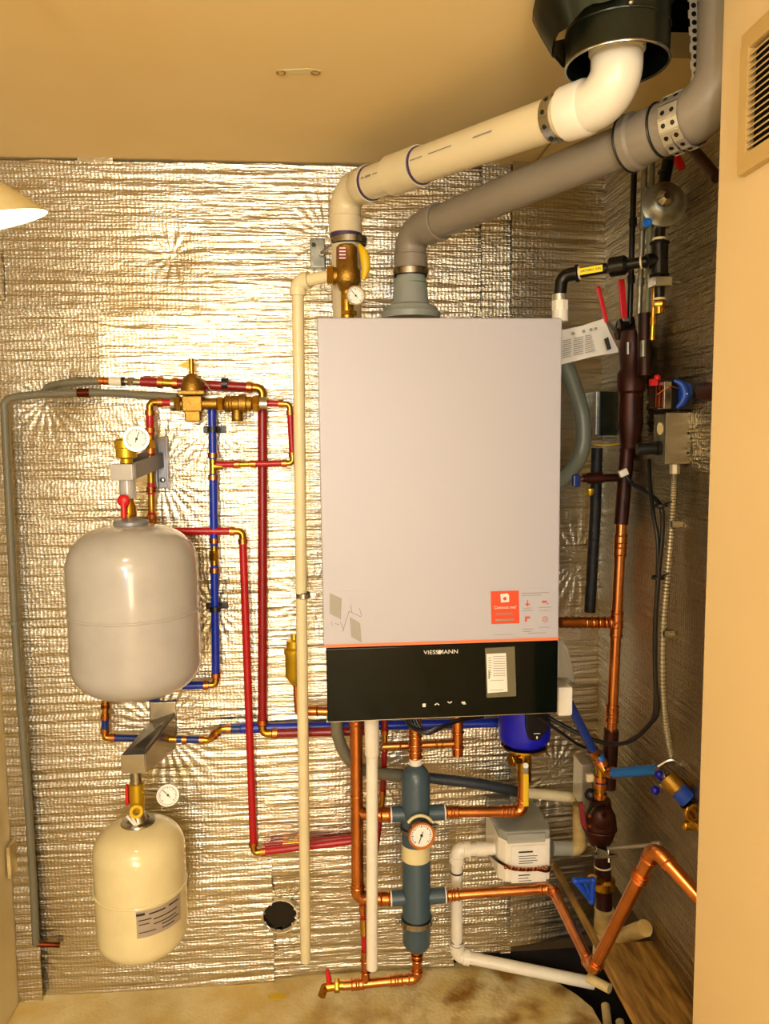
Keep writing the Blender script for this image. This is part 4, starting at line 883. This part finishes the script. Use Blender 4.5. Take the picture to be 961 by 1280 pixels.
# ---- gas line
GO = .40
t = thing('gas_pipe', 'black iron gas pipe with a yellow tag, running from the regulator to the boiler', 'pipe', P(825, 328, GO))
p0, p1, p2 = P(699,372,.30), P(702,345,.30), P(822,324,GO)
part('elbow', G().tube([p0+Z*.0, p1, p1.lerp(p2,.17)], .0125, .02, 20, 8).ringband(p1.lerp(p2,.17), p2-p1, .0165, .004, .004), 'black_iron', t)
part('pipe', G().cyl(p1.lerp(p2,.1), p2, .0098), 'black_iron', t)
dgl = (p2-p1).normalized()
part('reducer', G().lathe(p1.lerp(p2,.50), dgl, [(0,.013),(.004,.018),(.03,.018),(.036,.013)], 24), 'black_iron', t)
for f in (.2, .66, .84): part('thread_ring', G().ringband(p1.lerp(p2,f), dgl, .0125, .003, .003), 'cpvc_cream', t)
tgc = p1.lerp(p2,.33); fn = (-Y+dgl*Y.dot(dgl)).normalized(); ud = dgl.cross(-fn).normalized(); ud = ud if ud.z > 0 else -ud
tp = part('yellow_tag', G().box(tgc+fn*.0102, (.044,.0012,.0125), (dgl, -fn, ud)), 'yellow_tape', t, label='yellow tag')
text('NATURAL GAS', .0058, tgc+fn*.0112, dgl, ud, 'dark_print', tp)
part('tee', G().cyl(P(824,303,GO), P(824,345,GO), .0155).torus(P(824,304,GO), Z, .016, .0022).torus(P(824,344,GO), Z, .016, .0022).cyl(P(824,325,GO), P(808,327,GO), .0135), 'black_iron', t)
part('drip_leg', G().cyl(P(824,345,GO), P(824,380,GO), .0095), 'black_iron', t)
part('drip_cap', hexnut(G().cyl(P(824,375,GO), P(824,392,GO), .0085), P(824,380,GO), Z, .012, .01), 'brass', t)
part('white_tape', G().ringband(P(824,374,GO), Z, .0115, .004, .003).ringband(P(824,299,GO), Z, .0125, .004, .003), 'cpvc_cream', t)
part('upper_nipple', G().cyl(P(824,303,GO), P(825,284,GO), .0095), 'black_iron', t)
ts = thing('support_clamp', 'steel strut clamp holding the gas drip leg off the side wall', 'clamp', P(824,353,GO))
part('clamp', G().box(P(825,353,GO+.01), (.034,.03,.018), bev=.003), 'steel', ts); part('rod', G().cyl(P(838,352,GO), P(868,354,GO-.01), .0042), 'galvanized', ts); part('wall_pad', G().box(P(868,352,GO-.02), (.010,.03,.03), bev=.002).box(P(879,352,GO-.03), (.004,.03,.036)), 'strap_zinc', ts)
rc = P(829, 256, GO+.01)
t = thing('gas_regulator', 'round silver gas pressure regulator high on the right', 'regulator', rc)
rn = V((-.12,-1,.06)).normalized()
part('diaphragm_housing', G().lathe(rc, rn, [(-.012,.022),(-.004,.037),(.0,.040),(.004,.040),(.006,.034),(.012,.030),(.018,.022),(.02,.018)], 40), 'galvanized', t)
part('cap', G().lathe(rc+rn*.018+V((-.004,0,.004)), rn, [(0,.016),(.006,.015),(.012,.010),(.016,.006)], 28), 'steel', t)
part('back_plate', G().box(rc-rn*.006, (.068,.006,.068), (X.copy(), Y.copy(), Z.copy()), bev=.003).cyl(P(827,285,GO), P(827,270,GO), .013), 'galvanized', t)
part('blue_cap', G().lathe(P(808,279,GO+.02), -Y, [(0,.008),(.006,.008)], 20).torus(P(808,279,GO+.027), Y, .006, .0015), 'pex_lightblue', t)
part('inlet', G().cyl(P(829,232,GO), P(836,196,GO), .0105).ringband(P(831,215,GO), Z, .013, .004, .003), 'black_iron', t)
t = thing('gas_valve_lever', 'red lever of the gas valve just under the grey flue elbow', 'valve handle', P(850,200,GO))
part('lever', bar(P(842,190,GO+.02), P(853,212,GO+.02), .014, .008, bev=.003, up=Y), 'handle_red', t); part('neck', G().cyl(P(838,196,GO+.01), P(845,196,GO+.022), .007), 'black_iron', t)
solo('angled_iron_pipe', G().cyl(P(862,182,.5), P(896,222,.62), .0085), 'brown_copper', 'slanting rusty pipe under the grey flue elbow at the tan wall', 'pipe')
# white union on the boiler
t = thing('white_union', 'white plastic union standing at the right rear corner of the boiler top', 'fitting', P(699,392,.30))
part('nut', G().cyl(P(700,402,.30), P(700,388,.30), .0155).cyl(P(700,388,.30), P(700,376,.30), .0165, seg=8), 'pvc_white', t); part('collar', G().cyl(P(699,376,.30), P(699,368,.30), .0135), 'strap_zinc', t)
# hanging instruction paper
t = thing('instruction_paper', 'creased printed instruction sheet hanging out beside the upper right boiler edge', 'paper', P(735,428,.25))
cr_ = [P(700,413,.25), P(728,407,.27), P(755,398,.25), P(762,416,.25), P(774,440,.24), P(740,446,.26), P(700,456,.25)]
part('sheet', G().prism(cr_, (0,.0008,0)), 'paper', t)
xa = (P(760,410,.26)-P(700,424,.26)).normalized(); g = G()
for k in range(9):
    y = 427+k*2.6; x0_ = 703; x1_ = 741+k*.6
    for a_, b_ in ((x0_, x0_+11), (x0_+14, x0_+26), (x0_+28, x1_-2)): bar(P(a_, y-(a_-700)*.22, .272), P(b_, y-(b_-700)*.22, .272), .0008, .0012, g, bev=0)
for a_ in (715, 728, 737, 743): bar(P(a_, 411+(743-a_)*.22, .274), P(a_+3, 410.4+(743-a_)*.22, .274), .0008, .005, g, bev=0)
part('fine_print', g, 'paper_print', t)
part('dark_box', G().prism([P(755,424,.272), P(760,421,.272), P(764,436,.272), P(759,438,.272)], (0,.0005,0)), 'dark_print', t)
# green-grey hose right of the boiler
t = thing('flexible_hose', 'thick green-grey flexible hose bowing out from behind the right side of the boiler', 'hose', P(730,530,.15))
part('hose', G().tube(smooth([P(700,440,.2), P(712,470,.19), P(725,510,.18), P(729,540,.18), P(724,570,.18), P(708,594,.19), P(690,606,.2)], 8), .0175), 'hose_green', t)
# junction boxes
t = thing('junction_box', 'flat grey steel junction box on the foil behind the dark corner pipe', 'electrical box', P(757,518,.02))
part('box', G().box(P(744,517,.05), (.03,.09,.098), bev=.002), 'galvanized', t); part('cover', G().box(P(762,517,.10), (.050,.004,.098), bev=.001), 'duct_metal', t); part('cover_lip', G().box(P(749,517,.102), (.003,.006,.1)), 'steel', t)
bo = .46; c0 = P(847, 548, bo); w_ = wid(832, 862, 548, bo); h_ = P(847,517,bo).z-P(847,579,bo).z
t = thing('junction_box', 'silver steel electrical box under the blue zone valve on the side wall', 'electrical box', c0)
part('box', G().box(c0+V((0,.028,0)), (w_,.052,h_), bev=.003), 'galvanized', t); part('cover', G().box(c0-Y*.0, (w_*1.04,.003,h_*1.04), bev=.001), 'steel', t)
for z in (-.3, .1): part('screw', G().ball(c0+V((w_*.42,-.002,h_*z)), .0025), 'duct_metal', t)
part('knockout', G().lathe(c0+V((-w_/2,.022,h_*.2)), -X, [(0,.011),(.002,.011)], 20), 'cpvc_cream', t)
part('cord_grip', G().cyl(c0+V((-w_/2,.022,-h_*.2)), c0+V((-w_/2-.008,.022,-h_*.2)), .013).cyl(c0+V((-w_/2-.008,.022,-h_*.2)), c0+V((-w_/2-.042,.026,-h_*.22)), .011), 'black_plastic', t, label='black cord grip')
c1 = P(843, 493, bo)
t = thing('zone_valve', 'black motorized zone valve with a blue lever and silver bracket on the side wall', 'valve', c1)
part('motor_housing', G().box(c1+V((.012,.02,0)), (.066,.05,.056), bev=.004), 'black_plastic', t)
part('blue_lever', G().tube(smooth([c1+V((-.006,-.01,.024)), c1+V((.006,-.014,.016)), c1+V((.012,-.016,0)), c1+V((.008,-.014,-.014)), c1+V((.0,-.01,-.024))]), .0055, rf=lambda u: .6+.7*math.sin(math.pi*u)), 'valve_blue', t)
part('lever_dot', G().ball(c1+V((.012,-.021,0)), .0025), 'paper', t)
part('blue_plate', G().prism([c1+V((.004,-.006,.025)), c1+V((.026,-.006,.018)), c1+V((.03,-.006,0)), c1+V((.018,-.006,-.02)), c1+V((.006,-.006,-.024))], (0,.003,0)), 'valve_blue', t)
part('silver_bracket', G().box(c1+V((-.020,-.002,-.002)), (.014,.03,.048), bev=.002), 'steel', t)
part('brass_terminal', G().box(c1+V((-.032,.01,-.004)), (.010,.03,.04), bev=.002), 'copper_dark', t)
part('red_knob', G().ball(c1+V((-.028,.01,.03)), .006).box(c1+V((-.034,.012,.022)), (.012,.01,.012)), 'handle_red', t)
part('wire', G().tube(smooth([c1+V((-.034,-.004,.0)), c1+V((-.02,-.02,.012)), c1+V((-.002,-.018,.010))]), .0012, seg=6), 'copper', t)
run('brown_pipe', 'short brown pipe from the zone valve passing behind the tan wall', 'pipe', [Q(880,490,.645), Q(905,488,.645)], dict(m='brown_copper', r=.0155, e='brown_copper', er=.016, L=.01))
solo('yellow_tape_flag', G().box(P(874,510,.45), (.036,.008,.010), bev=.002), 'handle_yellow', 'strip of yellow tape under the brown pipe beside the zone valve', 'tape')
solo('yellow_wire', G().tube(smooth([P(742,556,.12), P(765,556,.17), P(790,550,.22), P(805,542,.25)]), .0018, seg=6), 'handle_yellow', 'thin yellow wire crossing in front of the dark corner pipe', 'wire')
# armored conduit + cables
t = thing('armored_conduit', 'ribbed metal flexible conduit dropping from the silver box down the side wall', 'conduit', P(838,600,.44))
path = smooth([P(843,582,.44), P(842,610,.43), P(839,660,.42), P(834,720,.42), P(829,780,.42), P(828,850,.42), P(832,905,.42), P(840,950,.42)], 26)
part('conduit', G().tube(path, .0062, seg=12), 'strap_zinc', t)
g = G()
for i in range(0, len(path)-1, 2): g.torus(path[i], path[i+1]-path[i], .0064, .0011, 12, 5)
part('ribs', g, 'galvanized', t); part('connector', G().cyl(P(843,579,.44), P(843,592,.44), .0095, seg=8), 'strap_zinc', t)
for y, l in ((655, 'upper'), (792, 'lower')):
    x = {655: 845, 792: 836}[y]; solo('conduit_clip', G().box(P(x, y, .43), (.022,.012,.014), bev=.003).ball(P(x+5, y, .43), .006), 'steel', l+' small clip fastening the ribbed conduit to the side wall', 'clip', 'conduit clips')
def cable(label, pts, r=.0045, m='black_cable', name='black_cable', extra=None):
    t = thing(name, label, 'cable', P(*pts[0])); part('cord', G().tube(smooth([P(*p) for p in pts], 8), r, seg=10), m, t)
    if extra: extra(t)
    return t
cable('black cable with a white plug running from the dark riser to the conduit and down', [(780,592,.28), (792,606,.30), (812,618,.36), (826,634,.42), (828,660,.42), (823,720,.42), (819,780,.42), (819,850,.42), (822,888,.42), (812,905,.40), (790,925,.35), (765,930,.3), (735,922,.26), (700,905,.22), (680,893,.2)],
      extra=lambda t: part('plug', G().box(P(779,591,.285), (.018,.01,.014), (V((.9,0,.4)), Y, V((-.4,0,.9))), bev=.002), 'paper', t, label='white plug'))
cable('thin black cable joining the thicker one halfway down the side wall', [(811,575,.33), (812,600,.36), (816,640,.40), (822,680,.42), (821,740,.415), (818,800,.415), (819,870,.41), (816,898,.4), (800,917,.37), (782,928,.33)], .004)
cable('black cable looping under the boiler towards the corner valve', [(672,895,.25), (700,915,.24), (725,932,.22), (742,936,.2)], .0035)
for x, y in ((826,632), (822,722)): solo('cable_tie', G().ringband(P(x,y,.42), Z, .012, .005, .002).cyl(P(x+2,y-1,.43), P(x+14,y-5,.43), .0015, seg=6), 'black_plastic', 'black cable tie at the '+('upper cable joint' if y == 632 else 'middle of the cable run'), 'tie', 'cable ties')
# ---- lower right valves
t = run('blue_water_pipe', 'slanting navy pipe from the boiler down to the brass elbow in the right corner', 'pipe', [P(711,878,.30), P(744,944,.27), P(754,958,.27)], 'pexnavy', r=.0095, L=.01)
t = run('blue_water_pipe', 'short bright blue pipe leading right from the brass elbow to the side wall valve', 'pipe', [P(748,945,.27), P(757,967,.28), P(822,962,.42)], 'pexblue', r=.0105, m='pex_lightblue', L=.018)
t = run('blue_water_pipe', 'stub of navy pipe between copper rings above the brown valve body', 'pipe', [P(748,940,.22), P(751,962,.22), P(750,996,.22)], 'pexnavy', r=.0115, L=.014, fits=[(1,.75,'c',.02)])
t = thing('pressure_switch', 'grey box with a black knob beside the copper rings in the right corner', 'switch', P(729,978,.1))
part('box', G().box(P(728,975,.12), (.026,.06,.10), bev=.003), 'strap_zinc', t); part('knob', G().ball(P(738,993,.2), .014), 'black_plastic', t); part('tab', G().box(P(737,972,.2), (.016,.01,.018), bev=.002), 'cpvc_cream', t)
t = thing('brown_valve_body', 'large brown cast valve body in the lower right corner with a thin red lever', 'valve', P(750,1025,.22))
part('body', G().lathe(P(749,1055,.2), Z, [(0,.02),(.01,.028),(.03,.034),(.05,.037),(.07,.034),(.085,.026),(.105,.022)], 32).ball(P(752,1022,.24), .027, (1,.8,1)), 'brown_copper', t)
part('bolt', hexnut(G(), P(755,1019,.275), Y, .006, .006), 'copper_dark', t); part('bolt', hexnut(G(), P(737,1020,.25), Y, .004, .005), 'copper', t); part('bolt', hexnut(G(), P(737,1032,.25), Y, .004, .005), 'copper', t)
part('red_lever', G().prism([P(724,1005,.24), P(729,1003,.24), P(734,1040,.24), P(727,1032,.24)], (0,.008,0), bev=.001), 'red_tag', t)
part('flange', G().torus(P(749,1034,.2), Z, .036, .003, 32), 'brown_copper', t)
t = thing('strut_rod', 'white support rod and clamp reaching from the brown pipe to the side wall', 'rod', P(755,1063,.24))
part('rod', G().cyl(P(760,1060,.24), P(820,1056,.42), .0042), 'strap_zinc', t); part('clamp', G().box(P(752,1064,.24), (.034,.012,.012), (V((.9,0,-.4)), Y, V((.4,0,.9))), bev=.002).box(P(758,1070,.25), (.05,.01,.006), bev=.001).cyl(P(760,1060,.24), P(761,1078,.25), .003), 'steel', t)
part('end_cap', G().cyl(P(816,1056,.42), P(826,1055.5,.43), .0065), 'strap_zinc', t)
t = thing('globe_valve', 'dark brown upright valve with a blue triangular handwheel in the lower right corner', 'valve', P(753,1110,.22))
part('stem_pipe', G().cyl(P(752,1058,.2), P(755,1140,.2), .0185), 'brown_copper', t)
part('body', G().lathe(P(754,1112,.2), Z, [(0,.02),(.006,.026),(.024,.026),(.03,.02)], 24).cyl(P(754,1100,.2), P(740,1100,.24), .012), 'brass', t)
part('white_ring', G().ringband(P(753,1082,.2), Z, .0195, .003, .003), 'cpvc_cream', t)
hw = G(); A_, B_, C_ = P(719,1101,.27), P(741,1100,.27), P(739,1126,.27)
for p, q in ((A_, B_), (B_, C_), (C_, A_)): hw.cyl(p, q, .0062)
for p in (A_, B_, C_): hw.ball(p, .0075)
hw.cyl((A_+B_)/2, C_, .005); part('blue_handwheel', hw, 'valve_blue', t)
t = thing('wrapped_pipe', 'stained cream plastic drain tee below the brown valve with the blue handwheel', 'pipe', P(753,1165,.2))
part('pipe', G().cyl(P(755,1134,.2), P(752,1196,.2), .0205).torus(P(755,1136,.2), Z, .0205, .002).torus(P(753,1163,.2), Z, .0205, .0016), 'wrap_cream', t)
part('branch', G().cyl(P(756,1178,.21), P(806,1160,.36), .0165), 'wrap_cream', t); part('joint_ring', G().ringband(P(783,1168,.29), P(806,1160,.36)-P(756,1178,.21), .0180, .004, .003), 'black_plastic', t)
t = thing('side_wall_valve', 'brass fittings with royal blue caps on the side wall by the blue pipe', 'valve', P(840,985,.45))
part('blue_knob', G().ball(P(824,968,.44), .0085).ball(P(819,988,.44), .0085), 'pump_blue', t)
part('steel_body', hexnut(G().cyl(P(822,961,.42), P(834,972,.45), .009), P(830,978,.45), V((.6,0,-.6)), .012, .016).tube(smooth([P(822,958,.44), P(840,950,.45), P(856,962,.46)]), .0035, seg=8), 'steel', t)
part('brass_body', G().cyl(P(834,972,.46), P(850,990,.48), .0175), 'cast_brass', t)
part('blue_cap', G().cyl(P(848,988,.50), P(860,1000,.51), .0165), 'valve_blue', t)
part('brass_elbow', G().cyl(P(860,1002,.50), P(872,1018,.50), .017).torus(P(866,1016,.52), V((.3,-1,.1)), .014, .004).cyl(P(858,1030,.52), P(880,1034,.52), .009).ball(P(858,1032,.52), .009), 'brass', t)
# floor level leftovers on the ledge and in the pit
solo('threaded_rod', G().tube([P(772,1197,.3), P(790,1190,.32), P(812,1183,.34)], .0045, seg=8).box(P(785,1199,.31), (.014,.014,.02), bev=.002), 'strap_zinc', 'pale threaded rod with a nut lying on the timber board', 'rod')
for i, (a, b, l) in enumerate((((735,1222,.30), (762,1236,.34), 'pale pipe end disappearing under the timber board'), ((757,1242,.20), (764,1300,.32), 'left of the pale pipes standing in the pit'), ((775,1262,.22), (784,1310,.32), 'right of the pale pipes standing in the pit'))):
    t = thing('pit_pipe', l, 'pipe', P(*a), 'pale pipes in the pit'); part('pipe', G().cyl(P(*a)-Z*(.03 if i else 0), P(*b)-Z*(.03 if i else 0), .010), 'wrap_cream', t)

# ================================================================ LIGHT
def area(name, loc, to, sx, sy, power, col):
    l = bpy.data.lights.new(name, 'AREA'); l.shape = 'RECTANGLE'; l.size = sx; l.size_y = sy; l.energy = power; l.color = col
    o = bpy.data.objects.new(name, l); COL.objects.link(o); o.location = V(loc); d = V(to)-V(loc); o.rotation_euler = d.to_track_quat('-Z', 'Y').to_euler(); return o
def win(name, cx, cz, w, h, m):
    struct(name, G().box((cx, -4.41, cz), (w, .01, h)), m)
    fr = G(); f = .04
    fr.box((cx, -4.40, cz+h/2+f/2), (w+2*f, .04, f)).box((cx, -4.40, cz-h/2-f/2), (w+2*f, .04, f)).box((cx-w/2-f/2, -4.40, cz), (f, .04, h)).box((cx+w/2+f/2, -4.40, cz), (f, .04, h))
    struct('trim_1', fr, 'tan_wall')
win('window_1', -.30, 1.25, .22, 1.1, 'window_light')
win('rear_fill_panel', .22, .95, .55, 1.5, 'rear_fill_glow')  # added glowing panel, unseen behind the camera, to warm and brighten the room
struct('ceiling_fill_panel', G().box((-.1, -2.6, CEIL-.012), (.5, .8, .02), bev=.005), 'ceiling_fill_glow')  # added unseen panel, puts warm light in from behind the camera
area('window_daylight', (-.30, -4.38, 1.25), (-.30, 0, 1.25), .22, 1.1, 34, (.70, .84, 1))
area('rear_fill_light', (.22, -4.38, .95), (.1, -2.0, 1.15), .55, 1.5, 28, (1, .86, .64))  # added warm fill from the rear panel
area('ceiling_fill_light', (-.1, -2.6, CEIL-.03), (-.1, -1.6, .6), .5, .8, 5, (1, .87, .66))  # added soft fill just below the ceiling panel
pb = bpy.data.lights.new('camera_side_fill', 'POINT'); pb.energy = 25; pb.color = (1, .91, .74); pb.shadow_soft_size = .05  # added light without a fixture, unseen, brightens the ceiling
ob = bpy.data.objects.new('camera_side_fill', pb); COL.objects.link(ob); ob.location = (-.45, -1.95, 1.5)
pl_ = bpy.data.lights.new('lamp_bulb', 'POINT'); pl_.energy = 2.4; pl_.color = (1, .86, .60); pl_.shadow_soft_size = .03
po = bpy.data.objects.new('lamp_bulb', pl_); COL.objects.link(po); po.location = lc-ax*.02
w = bpy.data.worlds.new('world'); SC.world = w; w.use_nodes = True
w.node_tree.nodes['Background'].inputs[0].default_value = (1, .85, .6, 1); w.node_tree.nodes['Background'].inputs[1].default_value = .3
SC.view_settings.exposure = 0.0
try: SC.cycles.use_denoising = True
except Exception: pass
